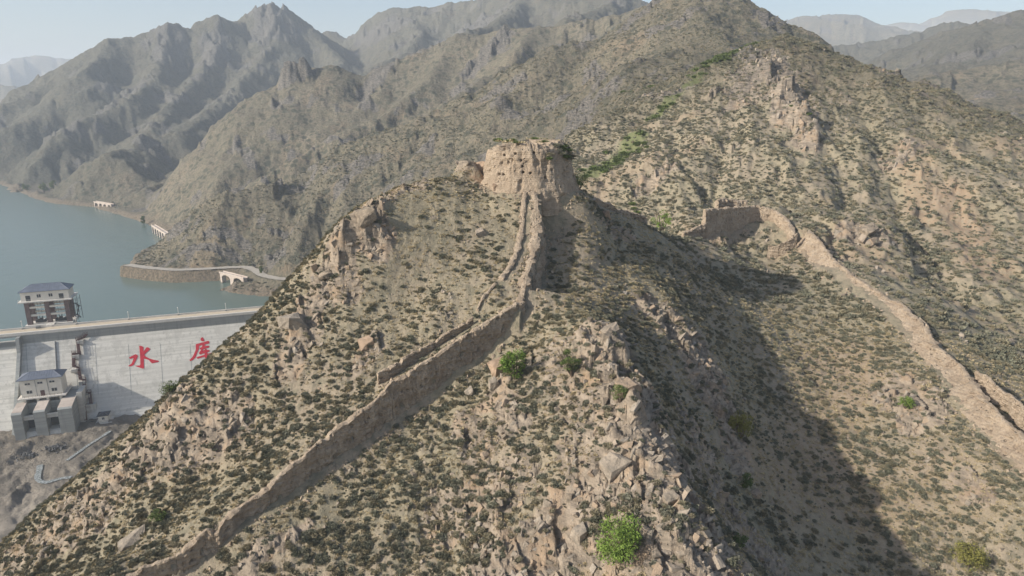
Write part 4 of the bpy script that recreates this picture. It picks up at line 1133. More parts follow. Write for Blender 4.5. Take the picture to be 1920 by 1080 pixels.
# loose and bedded rock
c_rk = lib_collection('loose_rock', rocks_m)
def rocks(n, r0, r1, seed, s0, s1, base_p, rockmin=.25):
    x, y, r = candidates(n, r0, r1, seed); ok, z = keep_land(x, y)
    rk = np.clip(samplef(m_rock, x, y), 0, 1)
    p_ = np.where(rk > rockmin, .12 + .55 * rk, base_p * (.5 + 2.2 * np.maximum(0, fbm(x / 7, y / 7, 3, 541))))
    ok &= r.uniform(0, 1, n) < p_
    x, y, z, rk = x[ok], y[ok], z[ok], rk[ok]; m = len(x)
    rot, _ = slope_rot(x, y, r, .8)
    rot[:, 0] += r.normal(.35, .35, m); rot[:, 1] += r.normal(-.75, .4, m); rot[:, 2] = r.normal(.5, .45, m)   # bedding leans one way
    s_ = s0 + (s1 - s0) * r.uniform(0, 1, m) ** 2.8; s_ = s_ * (.40 + .60 * rk)
    scl = np.stack([s_ * r.uniform(.8, 1.25, m), s_ * r.uniform(.7, 1.2, m), s_ * r.uniform(.7, 1.2, m)], -1)
    return np.stack([x, y, z - .10 * s_], -1), rot, scl, r.integers(0, len(rocks_m), m)
rk = rocks(48000, 44, 125, 631, .10, .85, .20)
D_ = np.hypot(rk[0][:, 0], rk[0][:, 1]); vis = (np.abs(np.arctan2(rk[0][:, 0], rk[0][:, 1])) < .62) & (rk[0][:, 2] > CAMZ - 62) & (D_ > 48)
order = np.argsort(-(rk[2].mean(1) / D_ * vis)); top = order[:240]; rest = np.setdiff1d(np.arange(len(D_)), top)
scatter('loose_rock', 'angular broken rock scattered over the near hill', *[a[rest] for a in rk], c_rk)
for q in top:
    o = bpy.data.objects.new('rock', rocks_m[rk[3][q]]); COL.objects.link(o)
    o.location = rk[0][q]; o.rotation_euler = rk[1][q]; o.scale = rk[2][q]
    props(o, label='angular ' + ('long slab' if rk[3][q] % 4 in (0, 3) else 'blocky') + ' tan rock ' + region(*rk[0][q][:2]), cat='rock', group='angular rocks on the near hill')
scatter('rock_debris', 'pale rock debris on the middle slopes', *rocks(30000, 118, 300, 641, .3, 1.7, .06), c_rk)

M_CLOD = plain('fallen_earth', (.36, .285, .21), .95, .2, 2, spec=.1)
clods = []
for i in range(5):
    m_ = rock_mesh(300 + i, 10, (1, .8, .7), M_CLOD); clods.append(m_)
c_cl = lib_collection('fallen_earth', clods)
cx_, cy_, rs_ = [], [], np.random.default_rng(71)
for w_, rad_ in WALLPIX:
    w_ = np.array(w_)
    for a, b in zip(w_[:-1], w_[1:]):
        L = np.hypot(*(b - a)[:2]); n = int(L * 9)
        t_ = rs_.uniform(0, 1, n); nn_ = np.array([b[1] - a[1], a[0] - b[0]]) / max(L, .01)
        o_ = (rad_ * .8 + np.abs(rs_.normal(0, .7, n))) * rs_.choice([-1, 1], n, p=[.35, .65])
        cx_ += list(a[0] + (b[0] - a[0]) * t_ + nn_[0] * o_); cy_ += list(a[1] + (b[1] - a[1]) * t_ + nn_[1] * o_)
a_ = rs_.uniform(0, 6.28, 500); d_ = 7.3 + np.abs(rs_.normal(0, 1.0, 500)); cx_ += list(TW[0] + np.cos(a_) * d_); cy_ += list(TW[1] + np.sin(a_) * d_)
cx_, cy_ = np.array(cx_), np.array(cy_); n = len(cx_); s_ = .07 + .30 * rs_.uniform(0, 1, n) ** 3
scatter('earth_rubble', 'crumbled clods of fallen earth along the wall feet', np.stack([cx_, cy_, sample(cx_, cy_)], -1), rs_.uniform(0, 6, (n, 3)), np.stack([s_] * 3, -1), rs_.integers(0, 5, n), c_cl)
# large boulders one can point at
def boulder(px, py, D, wpx, hpx, label, seed, rot=(0, 0, 0), red=False):
    p_ = P(px, py, D); z = float(sample(p_[0], p_[1]))
    s_ = wpx / FPX * D / 2
    me = rock_mesh(900 + seed, 26, (1, .75, .9 * hpx / wpx), M_ROCK if not red else M_REDROCK)
    bm = bmesh.new(); bm.from_mesh(me)
    bmesh.ops.triangulate(bm, faces=bm.faces); bmesh.ops.subdivide_edges(bm, edges=bm.edges, cuts=2, use_grid_fill=True)
    co = np.array([v.co[:] for v in bm.verts]); dsp = .10 * fbm(co[:, 0] * 2 + seed, co[:, 1] * 2 + co[:, 2], 3, seed) + .07 * (blocks(co[:, 0] * 2.2, co[:, 2] * 2.2 + co[:, 1], seed)[0] - .5)
    for v, d in zip(bm.verts, dsp): v.co += v.co.normalized() * float(d)
    bm.to_mesh(me); bm.free()
    o = link('boulder', me); o.location = (p_[0], p_[1], z + s_ * .35 * hpx / wpx); o.rotation_euler = rot; o.scale = (s_, s_, s_)
    props(o, label=label, cat='boulder')
M_REDROCK = plain('ochre_rock', (.33, .24, .17), .95, .25, 1.2, spec=.1)
for b in [(1150, 915, 62, 60, 46, 'large flat faced pale boulder on the rocky spur above the bright green tree'), (612, 534, 89, 34, 20, 'pale slab boulder on the left shoulder skyline beside a smaller white rock'),
          (592, 530, 90, 17, 20, 'small whitish upright rock on the left shoulder skyline beside a slab'), (1178, 745, 68, 55, 50, 'big rounded boulder capping the rocky spur beside the shaded gully'),
          (1090, 985, 58, 42, 40, 'grey boulder low on the slope above the bright green tree'), (1255, 972, 58, 32, 38, 'pale boulder at the right rim of the rocky spur near the frame bottom'),
          (690, 436, 90.5, 44, 40, 'large brown boulder perched on the rocky left shoulder of the hill'), (900, 450, 93, 24, 14, 'small grey slab lying alone in the grassy bay beside the thin wall'),
          (545, 615, 85, 60, 45, 'tan cracked outcrop boulder on the left flank above the dam'), (250, 1030, 70, 60, 22, 'long brown tilted boulder low on the left slope beside the wall'),
          (935, 700, 78, 40, 42, 'ochre stained boulder against the foot of the long wall under the tower'), (925, 745, 76, 24, 30, 'brown boulder just left of the green bush below the wall'),
          (1420, 905, 75, 22, 24, 'white topped boulder glowing at the edge of the shaded gully'), (1145, 640, 76, 44, 26, 'pale pinkish boulder at the upper end of the rocky spur'),
          (1137, 412, 108, 14, 26, 'orange tinted standing rock on the shaded slope right of the tower'), (1630, 440, 141, 40, 24, 'pale knobbly boulder on the open slope beyond the enclosure'),
          (690, 668, 82, 34, 26, 'ochre boulder among shrubs on the left flank'), (880, 722, 76.5, 22, 24, 'grey cracked boulder just below the foot of the long wall')]:
    boulder(b[0], b[1], b[2], b[3], b[4], b[5], b[0] % 97, (.2, -.3, .4), 'ochre' in b[5] or 'orange' in b[5] or 'reddish' in b[5])
boulder(900, 312, 104, 44, 44, 'smooth orange boulder leaning against the left foot of the tower', 11, (.1, -.3, .2), True)
boulder(932, 358, 98.5, 22, 22, 'dark red boulder at the foot of the tower face', 17, (.1, .1, .2), True)
# ------------------------------------------------------------------ the dam and its buildings (frame: x along the crest, y upstream, z up from the crest road)
ANG = math.atan2(DU[1], DU[0])
def ray(px, py):
    return P(px, py, 1.0) - np.array([0, 0, CAMZ])
def to_local(w):
    d = np.asarray(w)[:2] - DA[:2]
    return np.array([d @ DU, d @ (-DN), w[2] - Z_CREST])
def Ly(px, py, y):
    """local point on the vertical plane y"""
    r = ray(px, py); o = to_local(np.array([0, 0, CAMZ])); dl = np.array([r[:2] @ DU, r[:2] @ (-DN), r[2]])
    t = (y - o[1]) / dl[1]; return o + dl * t
def Lz(px, py, z):
    return to_local(Q(px, py, Z_CREST + z))
def Lface(px, py, off=0.0):
    """local point on the sloping face, off metres in front"""
    r = ray(px, py); o = to_local(np.array([0, 0, CAMZ])); dl = np.array([r[:2] @ DU, r[:2] @ (-DN), r[2]])
    # face: y = (z + FV) * FS  for z < -FV
    nrm = np.array([0, 1.0, -FS]); nrm /= np.linalg.norm(nrm)
    p0 = np.array([0, 0, -FV]) - nrm * off
    t = ((p0 - o) @ nrm) / (dl @ nrm); return o + dl * t
FV, FS = 3.9, .74
ZB = Z_FLOOR - Z_CREST - 3.0
LOC = (DA[0], DA[1], Z_CREST)

def concrete(name, a, b, streak=.8):
    k = NT_(name)
    tc = k.n('ShaderNodeTexCoord').outputs['Object']
    lay = k.noise(k.scalev(tc, .03, .03, 1.0), 1.3, 5, .6)
    st = k.noise(k.scalev(tc, .9, .9, .03), 1.0, 5, .65)
    c = k.mix(k.ramp(lay, .35, .65), a, b)
    c = k.mix(k.ramp(st, .52, .75, 0, streak), c, tuple(v * .68 for v in a))
    c = k.mix(k.ramp(k.noise(k.scalev(tc, .5, .5, .10), .5, 6, .7), .50, .62, 0, .45), c, tuple(v * .74 for v in a))
    c = k.mix(k.ramp(k.noise(tc, .12, 4), .45, .7, 0, .5), c, tuple(v * .85 for v in b))
    sep = k.n('ShaderNodeSeparateXYZ'); k.l(tc, sep.inputs[0])
    jl = k.math('FRACT', k.math('MULTIPLY', sep.outputs[2], .5))
    c = k.mix(k.math('MULTIPLY', k.ramp(k.math('ABSOLUTE', k.math('SUBTRACT', jl, .5)), .0, .05, 1, 0), .22), c, (.25, .25, .23))
    k.col(c); k.bump(k.noise(tc, 2.0, 5), .05, .5)
    return k.m
M_CONC = concrete('dam_concrete', (.49, .475, .432), (.62, .60, .55))
M_CONCD = concrete('dark_concrete', (.27, .28, .27), (.34, .35, .335), .6)
M_CONCP = concrete('pinkish_concrete', (.42, .35, .30), (.55, .48, .42), .7)
M_ROADT = plain('tan_road_surface', (.50, .42, .31), .9, .08, .6)
M_WHITE = plain('pale_concrete', (.62, .59, .54), .8, .06, .8)
M_CREAM = plain('cream_render', (.70, .66, .58), .8, .05, .8)
M_ROOF = plain('blue_roof', (.135, .155, .195), .55, .12, .8, spec=.4)
M_MAROON = plain('maroon_paint', (.105, .055, .052), .7, .2, .8)
M_BROWN = plain('brown_column_paint', (.15, .11, .105), .8, .15, 1)
M_DARK = plain('dark_metal', (.045, .05, .055), .6, .2, 2)
M_GLASS = plain('window_glass', (.04, .05, .06), .15, .1, 2, spec=.6)
M_RED = plain('red_paint', (.46, .012, .03), .7, .12, .6)
M_PIPE = plain('grey_pipe', (.16, .17, .175), .6, .1, 2)

dam = empty('concrete_dam', LOC, ANG, label='pale grey concrete dam with red painted characters between the lake and the river bed', cat='dam', kind='thing')
XP = Lface(31, 740)[0]                                   # spillway pier
prof = [(9.5, ZB), (9.5, 0), (0, 0), (0, -FV), (FS * (ZB + FV), ZB)]
MB().prism([(y, z) for y, z in prof], 0, XP, 165).build('dam_body', M_CONC, dam)
wz = -5.0
MB().prism([(9.5, ZB), (9.5, wz), (1.5, wz), (-1.5, wz - 1.6), (FS * (ZB + FV) + 0.0, ZB)], 0, -120, XP).build('spillway_body', M_CONC, dam)
# thin darker band under the crest: upright-face shade painted in, a few centimetres proud
MB().box(XP + 1.3, 165, -.06, .0, -FV, -.05).build('shade_band', M_CONCD, dam)
MB().box(-120, 165, 2.3, 7.2, .004, .06).build('crest_road', M_ROADT, dam)
MB().box(-120, XP, -.2, 7.8, -.9, 0).build('bridge_deck', M_CONCD, dam)
MB().box(-120, 165, -.25, 2.1, -.02, .38).build('crest_walkway', M_WHITE, dam)
MB().box(-120, 165, -.32, -.08, -.3, .85).build('parapet', M_WHITE, dam)
MB().box(-120, 165, 7.4, 7.7, -.3, .75).build('parapet', M_WHITE, dam)
pier = MB().prism([(3, -.9), (3, ZB), (FS * (ZB + FV) - 3.6, ZB), (-3.9, -6.5), (-2.6, -.6), (0, -.55)], 0, XP, XP + 1.25)
pier.build('spillway_pier', M_CONCD, dam)
# spillway recess beside the pier: stepped return of the face
a_, b_ = Lface(76, 660), Lface(76, 750)
MB().bar(Lface(103, 640, .25), Lface(107, 712, .25), .22, 8).build('drain_pipe', M_PIPE, dam)
for x0 in (48, 140, 178, 240, 300, 356, 418, 460):
    pa, pb = Lface(x0, 645, .04), Lface(x0 + 6, 740, .04)
    MB().add([pa, pa + np.array([.16, 0, 0]), pb + np.array([.16, 0, 0]), pb], [(0, 1, 2, 3)]).build('joint_strip', M_CONCD, dam, fix=False)

def glyph(strokes, x0, y0, sc, name, label):
    m = bpy.data.meshes.new(name); bm = bmesh.new()
    nrm = np.array([0, 1.0, -FS]); nrm /= np.linalg.norm(nrm)
    for i, st_ in enumerate(strokes):
        vs = [Lface(x0 + a / sc, y0 + b / sc, .10 + .006 * i) for a, b in st_]
        f = bm.faces.new([bm.verts.new(v) for v in vs])
        ext = bmesh.ops.extrude_face_region(bm, geom=[f])
        for v in ext['geom']:
            if isinstance(v, bmesh.types.BMVert): v.co += Vector(nrm * .14)
    bmesh.ops.recalc_face_normals(bm, faces=bm.faces); bmesh.ops.triangulate(bm, faces=bm.faces)
    bm.to_mesh(m); bm.free(); m.materials.append(M_RED)
    o = link(name, m, None, dam); o['label'] = label
glyph([[(418, 380), (470, 385), (525, 410), (530, 560), (540, 955), (490, 958), (445, 940), (370, 915), (300, 885), (430, 880), (448, 850), (440, 640)],
       [(160, 680), (250, 630), (320, 595), (360, 610), (385, 640), (345, 740), (300, 810), (290, 855), (240, 890), (200, 905), (140, 900), (150, 885), (225, 830), (255, 760), (278, 680), (195, 715)],
       [(520, 545), (560, 480), (600, 425), (640, 420), (700, 465), (620, 540), (552, 600), (560, 640), (670, 700), (800, 740), (900, 755), (920, 780), (870, 800), (740, 825), (700, 790), (660, 740), (525, 700)]],
      230, 620, 13.5, 'painted_character', 'red brush style character for water on the dam face')
glyph([[(525, 165), (550, 178), (580, 240), (575, 268), (520, 268), (485, 235), (492, 190)],
       [(365, 345), (520, 300), (680, 255), (715, 285), (700, 325), (640, 335), (450, 382), (440, 470), (400, 560), (355, 680), (290, 745), (220, 768), (205, 740), (270, 680), (320, 590), (365, 480)],
       [(462, 432), (540, 405), (620, 380), (700, 378), (712, 405), (690, 430), (590, 455), (480, 478)],
       [(540, 350), (598, 345), (565, 450), (520, 540), (455, 590), (438, 565), (490, 500)],
       [(440, 560), (520, 520), (600, 480), (700, 488), (725, 510), (700, 530), (600, 560), (470, 605)],
       [(595, 450), (650, 480), (660, 600), (655, 690), (620, 710), (595, 680), (585, 560)],
       [(380, 670), (600, 605), (760, 555), (800, 575), (790, 610), (660, 640), (520, 675), (405, 710)]],
      340, 620, 13.5, 'painted_character', 'red brush style character ending the word reservoir on the dam face')

# maroon stair towers zigzagging down the face, one thing
stairs = empty('steel_staircase', LOC, ANG, label='maroon steel staircase zigzagging down the dam face beside the outlet works', cat='staircase')
def flight(p0, p1, w=1.1, out=.9):
    a, b = Lface(*p0, out), Lface(*p1, out)
    m = MB(); h = np.array([0, 0, 1.0])
    dx = np.array([w / 2, 0, 0])
    m.add([a - dx, a + dx, b + dx, b - dx, a - dx - h * .25, a + dx - h * .25, b + dx - h * .25, b - dx - h * .25], [(0, 1, 2, 3), (4, 7, 6, 5), (0, 4, 5, 1), (1, 5, 6, 2), (2, 6, 7, 3), (3, 7, 4, 0)])
    n = max(3, int(np.linalg.norm(b - a) / .7))
    for i in range(n + 1):
        q = a + (b - a) * i / n
        m.box(q[0] - w / 2, q[0] + w / 2, q[1] - .22, q[1] + .12, q[2] - .02, q[2] + .10)
    m.build('stair_flight', M_MAROON, stairs)
    for s_ in (-1, 1):
        r_ = MB()
        r_.bar(a + dx * s_ + h * 1.05, b + dx * s_ + h * 1.05, .06, 4); r_.bar(a + dx * s_ + h * .55, b + dx * s_ + h * .55, .05, 4)
        for i in range(n + 1):
            q = a + (b - a) * i / n; r_.bar(q + dx * s_, q + dx * s_ + h * 1.05, .045, 4)
        r_.build('handrail', M_MAROON, stairs)
def landing(px, py, w=2.4, out=.3, d=1.6):
    c = Lface(px, py, out)
    MB().box(c[0] - w / 2, c[0] + w / 2, c[1] - d, c[1] + .8, c[2] - 1.5, c[2]).build('landing', M_CONC, stairs)
    r_ = MB()
    for dz in (.55, 1.05): r_.bar((c[0] - w / 2, c[1] - d, c[2] + dz), (c[0] + w / 2, c[1] - d, c[2] + dz), .05, 4)
    r_.build('handrail', M_MAROON, stairs)
pts = [(170, 618), (156, 633), (145, 637), (149, 664), (138, 662), (139, 687), (146, 688), (151, 710), (158, 712), (159, 736), (168, 735), (171, 760), (158, 763), (161, 787)]
for i in range(0, len(pts) - 1): flight(pts[i], pts[i + 1], 1.3 if i % 2 else 1.1)
for q in ((151, 637), (143, 664), (141, 690), (155, 713), (163, 738), (165, 763)): landing(*q)

def window(parent, x, z, w, h, y, panes=2):
    f = MB()
    t = .10
    for (a, b, c, d) in ((x, x + w, z, z + t), (x, x + w, z + h - t, z + h), (x, x + t, z + t, z + h - t), (x + w - t, x + w, z + t, z + h - t)):
        f.box(a, b, y - .08, y + .05, c, d)
    for i in range(1, panes): f.box(x + w * i / panes - t / 2, x + w * i / panes + t / 2, y - .07, y + .05, z + t, z + h - t)
    fo = f.build('window', M_WHITE, parent)
    MB().box(x + t, x + w - t, y - .02, y + .04, z + t, z + h - t).build('glass', M_GLASS, fo)

def hip_roof(parent, x0, x1, y0, y1, z, h, ov=.55, mat=None):
    a, b, c, d = x0 - ov, x1 + ov, y0 - ov, y1 + ov; ym = (c + d) / 2; k = (d - c) / 2 * .95
    m = MB().add([(a, c, z), (b, c, z), (b, d, z), (a, d, z), (a + k, ym, z + h), (b - k, ym, z + h), (a, c, z - .18), (b, c, z - .18), (b, d, z - .18), (a, d, z - .18)],
                 [(0, 1, 5, 4), (2, 3, 4, 5), (1, 2, 5), (3, 0, 4), (0, 6, 7, 1), (1, 7, 8, 2), (2, 8, 9, 3), (3, 9, 6, 0), (9, 8, 7, 6)])
    r_ = m.build('roof', mat or M_ROOF, parent)
    s_ = MB(); n = int((b - a - 2 * k) / .8)
    for i in range(n + 1):
        q = a + k + (b - a - 2 * k) * i / max(n, 1)
        s_.bar((q, c, z + .03), (q, ym, z + h + .03), .05, 4)
    s_.bar((a + k, ym, z + h), (b - k, ym, z + h), .10, 5)
    for e in ((a, c, a + k), (b, c, b - k), (a, d, a + k), (b, d, b - k)): s_.bar((e[0], e[1], z), (e[2], ym, z + h), .08, 5)
    s_.build('roof_ribs', M_ROOF, r_)

# intake tower in the lake behind the crest
it = empty('intake_tower', LOC, ANG, label='cream gate house with blue hipped roof standing on tall brown columns in the lake', cat='intake tower')
YF = 14.0
pl, pr = Ly(52, 611, YF)[0], Ly(135, 603, YF)[0]
zc0 = -.3
MB().box(pl - .6, pr + .6, YF - 1.2, YF + 9, zc0 - 1.0, zc0).build('platform', M_WHITE, it)
for xx in (pl + 1.2, (pl + pr) / 2, pr - 1.2):
    for yy in (YF + .5, YF + 6.5): MB().box(xx - 1, xx + 1, yy, yy + 1.6, -26, zc0 - 1.0).build('pile', M_CONCD, it)
ztop = Ly(50, 567, YF)[2]
xs_ = [pl + .9, (pl + pr) / 2, pr - .9]
for xx in xs_:
    for yy in (YF, YF + 6.0): MB().box(xx - .85, xx + .85, yy, yy + 1.7, zc0, ztop).build('column', M_BROWN, it)
for i, zz in enumerate((zc0 + (ztop - zc0) * .36, zc0 + (ztop - zc0) * .70)):
    for a, b in ((xs_[0] + .85, xs_[1] - .85), (xs_[1] + .85, xs_[2] - .85)):
        for yy in (YF + .2, YF + 6.2):
            MB().box(a, b, yy, yy + 1.0, zz, zz + .75).build('beam', M_CREAM, it)
MB().box(pl - 1.6, pr + 1.6, YF - 1.4, YF + 9.2, ztop, ztop + .45).build('balcony_slab', M_WHITE, it)
zh = ztop + .45; hx0, hx1 = pl - .6, pr + .6
hw = 4.0
body = MB().box(hx0, hx1, YF, YF + 7.6, zh, zh + hw).build('wall', M_CREAM, it)
hip_roof(it, hx0, hx1, YF, YF + 7.6, zh + hw, 2.3)
W_ = hx1 - hx0
for fx in (.33, .575): window(it, hx0 + W_ * fx, zh + 1.2, 1.6, 1.5, YF)
for fx in (.10, .79): MB().box(hx0 + W_ * fx, hx0 + W_ * fx + 1.7, YF - .07, YF + .02, zh, zh + 2.3).build('door', M_DARK, it)
rl = MB()
for dz in (.5, 1.0): rl.bar((pl - 1.5, YF - 1.3, zh + dz), (pr + 1.5, YF - 1.3, zh + dz), .04, 4)
for i in range(15): q = pl - 1.5 + (pr - pl + 3) * i / 14; rl.bar((q, YF - 1.3, zh), (q, YF - 1.3, zh + 1), .035, 4)
rl.build('railing', M_WHITE, it)
for cx_ in ((xs_[0] + xs_[1]) / 2, (xs_[1] + xs_[2]) / 2):
    g_ = MB().box(cx_ - 2.2, cx_ + 2.2, YF + 2.5, YF + 4, zc0, zc0 + .7).box(cx_ - .7, cx_ + .5, YF + 2.7, YF + 3.8, zc0 + .7, zc0 + 1.8)
    g_.bar((cx_ - .4, YF + 3, zc0 + 1.8), (cx_ - .7, YF + 3, zc0 + 2.7), .16).bar((cx_ + .2, YF + 3, zc0 + 1.8), (cx_ + .5, YF + 3, zc0 + 2.7), .16)
    for dx in (-1.6, 1.4): g_.bar((cx_ + dx, YF + 2.2, zc0 + .8), (cx_ + dx, YF + 4.2, zc0 + .8), .55, 10)
    g_.build('hoist_machinery', M_DARK, it)
    for dx in (-.6, .5): MB().bar((cx_ + dx, YF + 3.2, zc0 + 2), (cx_ + dx, YF + 3.2, ztop), .07, 5).build('hoist_rod', M_PIPE, it)
cg = MB(); cxx = pr + 2.2
for i, z0_ in enumerate((zc0, zc0 + 2.6, zc0 + 5.2)):
    s_ = 1 if i % 2 else -1
    cg.bar((cxx, YF + 3 - 2.4 * s_, z0_), (cxx, YF + 3 + 2.4 * s_, z0_ + 2.6), .2, 4)
    cg.box(cxx - .6, cxx + .6, YF + 3 + 2.0 * s_, YF + 3 + 3.2 * s_, z0_ + 2.5, z0_ + 2.65)
for a in (-.6, .6):
    for b in (-.4, 6.4): cg.bar((cxx + a, YF + b, zc0 - .5), (cxx + a, YF + b, ztop), .10, 4)
    for zz in (3.6, 6.2, 8.6): cg.bar((cxx + a, YF - .4, zz), (cxx + a, YF + 6.4, zz), .06, 4)
cg.build('outside_stair', M_DARK, it)
bx0, bx1 = Lz(84, 613, 0)[0], Lz(98, 613, 0)[0]
MB().box(bx0, bx1, 7.2, YF - 1.2, -.35, .42).build('access_bridge', M_WHITE, it)
r_ = MB()
for xx in (bx0 + .1, bx1 - .1):
    for dz in (.9, 1.4): r_.bar((xx, 7.3, dz), (xx, YF - 1.2, dz), .05, 4)
    for yy in (7.4, 9, 10.6, 12.2): r_.bar((xx, yy, .4), (xx, yy, 1.45), .05, 4)
r_.build('railing', M_WHITE, it)
c_ = Lz(71, 617, .0); MB().box(c_[0] - .7, c_[0] + .7, 6.0, 7.0, .062, 1.0).build('control_box', M_PIPE, it)

# outlet works at the foot of the dam
ow = empty('outlet_works', LOC, ANG, label='concrete outlet block with two dark gate openings under a two storey cream house', cat='outlet building')
YO = Ly(75, 835, 0)[1]
zf = ZB
y_toe = FS * (ZB + FV)
yfr = -29.0                                              # front plane
f0, f1 = Ly(20, 780, yfr), Ly(134, 765, yfr)
x0, x1 = f0[0], f1[0]
zl = (f0[2] + f1[2]) / 2
zp = zl + 1.6                                            # platform level
ybk = yfr + 8.0
def Xp(px, py=775): return Ly(px, py, yfr)[0]
piers_ = [(x0, Xp(39)), (Xp(61.5), Xp(84)), (Xp(108), x1)]
for i, (a, b) in enumerate(piers_):
    pt = MB().prism([(yfr, zf), (yfr, zl), (yfr + .9, zl + .5), (ybk, zp), (y_toe + 16, zp), (y_toe + 16, zf)], 0, a, b).build('pier', M_CONCD, ow)
    MB().add([(a + .01, yfr + .9, zl + .53), (b - .01, yfr + .9, zl + .53), (b - .01, ybk, zp + .03), (a + .01, ybk, zp + .03)], [(0, 1, 2, 3)]).build('sloping_top', M_CONCP, pt, fix=False)
for (a, b) in ((piers_[0][1], piers_[1][0]), (piers_[1][1], piers_[2][0])):
    zo1 = Ly(60, 787, yfr + 1.5)[2]; zo0 = Ly(60, 810, yfr + 1.5)[2]
    MB().box(a, b, yfr + 1.5, yfr + 2.5, zo1, zo1 + 1.5).build('lintel', M_CONC, ow)
    MB().box(a + .05, b - .05, yfr + 5.2, yfr + 5.5, zo0, zo1 + .5).build('gate', M_DARK, ow)
    MB().prism([(yfr + .25, zf), (yfr + .25, zo0 - 2.0), (yfr + 1.7, zo0), (yfr + 5.2, zo0 + .1), (yfr + 5.2, zf)], 0, a, b).build('sill_slope', M_CONC, ow)
    MB().box(a, b, ybk, ybk + .8, zo1, zp - .8).build('back_wall', M_CONCD, ow)
hx0, hx1 = Ly(41, 745, ybk + 1)[0], Ly(119, 738, ybk + 1)[0]
zfl = Ly(43, 746, ybk + 1)[2]
MB().box(hx0 - 1.2, hx1 + 1.2, ybk - .6, ybk + 9, zfl - .45, zfl).build('floor_slab', M_WHITE, ow)
for px in (46, 71, 90, 115):
    xx = Ly(px, 752, ybk - .2)[0]
    for yy in (ybk, ybk + 6.5): MB().box(xx - .4, xx + .4, yy, yy + .9, zp - 1.5, zfl - .45).build('leg', M_CREAM, ow)
hh = Ly(41, 713, ybk + 1)[2] - zfl
MB().box(hx0, hx1, ybk + 1, ybk + 7.5, zfl, zfl + hh).build('wall', M_CREAM, ow)
hip_roof(ow, hx0, hx1, ybk + 1, ybk + 7.5, zfl + hh, 1.9, .7)
W_ = hx1 - hx0
for fx in (.12, .42, .71): window(ow, hx0 + W_ * fx, zfl + hh * .68, 1.9, .95, ybk + 1)
for fx in (.13, .73): window(ow, hx0 + W_ * fx, zfl + hh * .18, 2.0, 1.45, ybk + 1)
MB().box(hx0 + W_ * .46, hx0 + W_ * .46 + 1.4, ybk + .93, ybk + 1.02, zfl, zfl + 2.2).build('door', M_MAROON, ow)
for fx in (.375, .665):
    MB().bar((hx0 + W_ * fx, ybk + .9, zfl), (hx0 + W_ * fx, ybk + .9, zfl + hh), .07, 5).build('downpipe', M_PIPE, ow)
r_ = MB()
for dz in (.5, 1.0): r_.bar((hx0 - 1.1, ybk - .5, zfl + dz), (hx1 + 1.1, ybk - .5, zfl + dz), .04, 4)
for i in range(14): q = hx0 - 1.1 + (W_ + 2.2) * i / 13; r_.bar((q, ybk - .5, zfl), (q, ybk - .5, zfl + 1), .035, 4)
for dz in (.5, 1.0): r_.bar((hx1 + 1.1, ybk - .5, zfl + dz), (hx1 + 1.1, ybk + 9, zfl + dz), .04, 4)
r_.build('railing', M_MAROON, ow)
c_ = Lface(124, 722, .3); MB().bar((c_[0], c_[1] - .6, c_[2] - 3), (c_[0], c_[1] - .6, c_[2] + 2.2), .3, 8).build('vent_pipe', M_MAROON, ow)
sb0, sb1 = x1 + .01, Ly(158, 760, yfr + 9)[0]
zt = Ly(150, 733, yfr + 10)[2]
MB().prism([(yfr + 7.5, zf), (yfr + 8.6, zt), (y_toe + 18, zt), (y_toe + 18, zf)], 0, sb0, sb1).build('side_block', M_CONC, ow)
MB().prism([(yfr + 9.5, zf), (yfr + 10.5, zt - 6.5), (y_toe + 12, zt - 6.5), (y_toe + 12, zf)], 0, sb1, sb1 + 3.5).build('side_block', M_CONC, ow)

# small gauge house on a block by the toe
gh = empty('gauge_house', LOC, ANG, label='tiny cream hut with dark roof on a concrete block at the toe of the dam', cat='hut')
yg = -25.5
g0, g1 = Ly(186, 800, yg), Ly(206, 797, yg)
zg = Ly(195, 793, yg)[2]
MB().box(g0[0], g1[0], yg, yg + 4.5, zf, zg).build('base_block', M_CONC, gh)
MB().box(g0[0] - 1, g1[0] + 1, yg - .9, yg + 5, zg, zg + .3).build('floor_slab', M_WHITE, gh)
MB().box(g0[0] + .1, g1[0] - .3, yg + .2, yg + 3.8, zg + .3, zg + 3.1).build('wall', M_CREAM, gh)
hip_roof(gh, g0[0] + .1, g1[0] - .3, yg + .2, yg + 3.8, zg + 3.1, .9, .45, M_DARK)
window(gh, g0[0] + 1.3, zg + 1.3, 1.0, 1.1, yg + .2)
rr_ = MB()
for dz in (.7, 1.2): rr_.bar((g0[0] - 1, yg - .8, zg + dz), (g1[0] + 1, yg - .8, zg + dz), .04, 4)
rr_.build('railing', M_DARK, gh)
# walkway along the toe between stair and hut
wv = MB(); a = Lface(163, 790, .5); b = np.array([g0[0] - 1, yg + 1.5, zg + .1])
wv.bar(a, b, .18, 4).bar(a + np.array([0, 0, 1]), b + np.array([0, 0, 1]), .06, 4)
wv.build('toe_walkway', M_DARK, stairs)

# lamp posts on the crest
def lamp_post(px, where):
    c = Ly(px, 600, 7.2)
    w = np.array([*(DA[:2] + DU * c[0] - DN * 7.2), Z_CREST + .06])
    o = empty('lamp_post', tuple(w), ANG, label='slim white lamp post on the dam crest ' + where, cat='lamp post', group='lamp posts along the dam crest')
    MB().box(-.3, .3, -.3, .3, 0, .45).build('base', M_CONCD, o)
    MB().bar((0, 0, .45), (0, 0, 3.6), .10, 6).build('pole', M_WHITE, o)
    MB().box(-.12, .12, -.9, .1, 3.55, 3.72).build('lamp_head', M_WHITE, o)
for px, wh in ((39, 'left of the intake tower'), (142, 'just right of the intake tower'), (242, 'just left of the first character'), (336, 'between the two red characters'), (426, 'nearest the rocky hill')): lamp_post(px, wh)

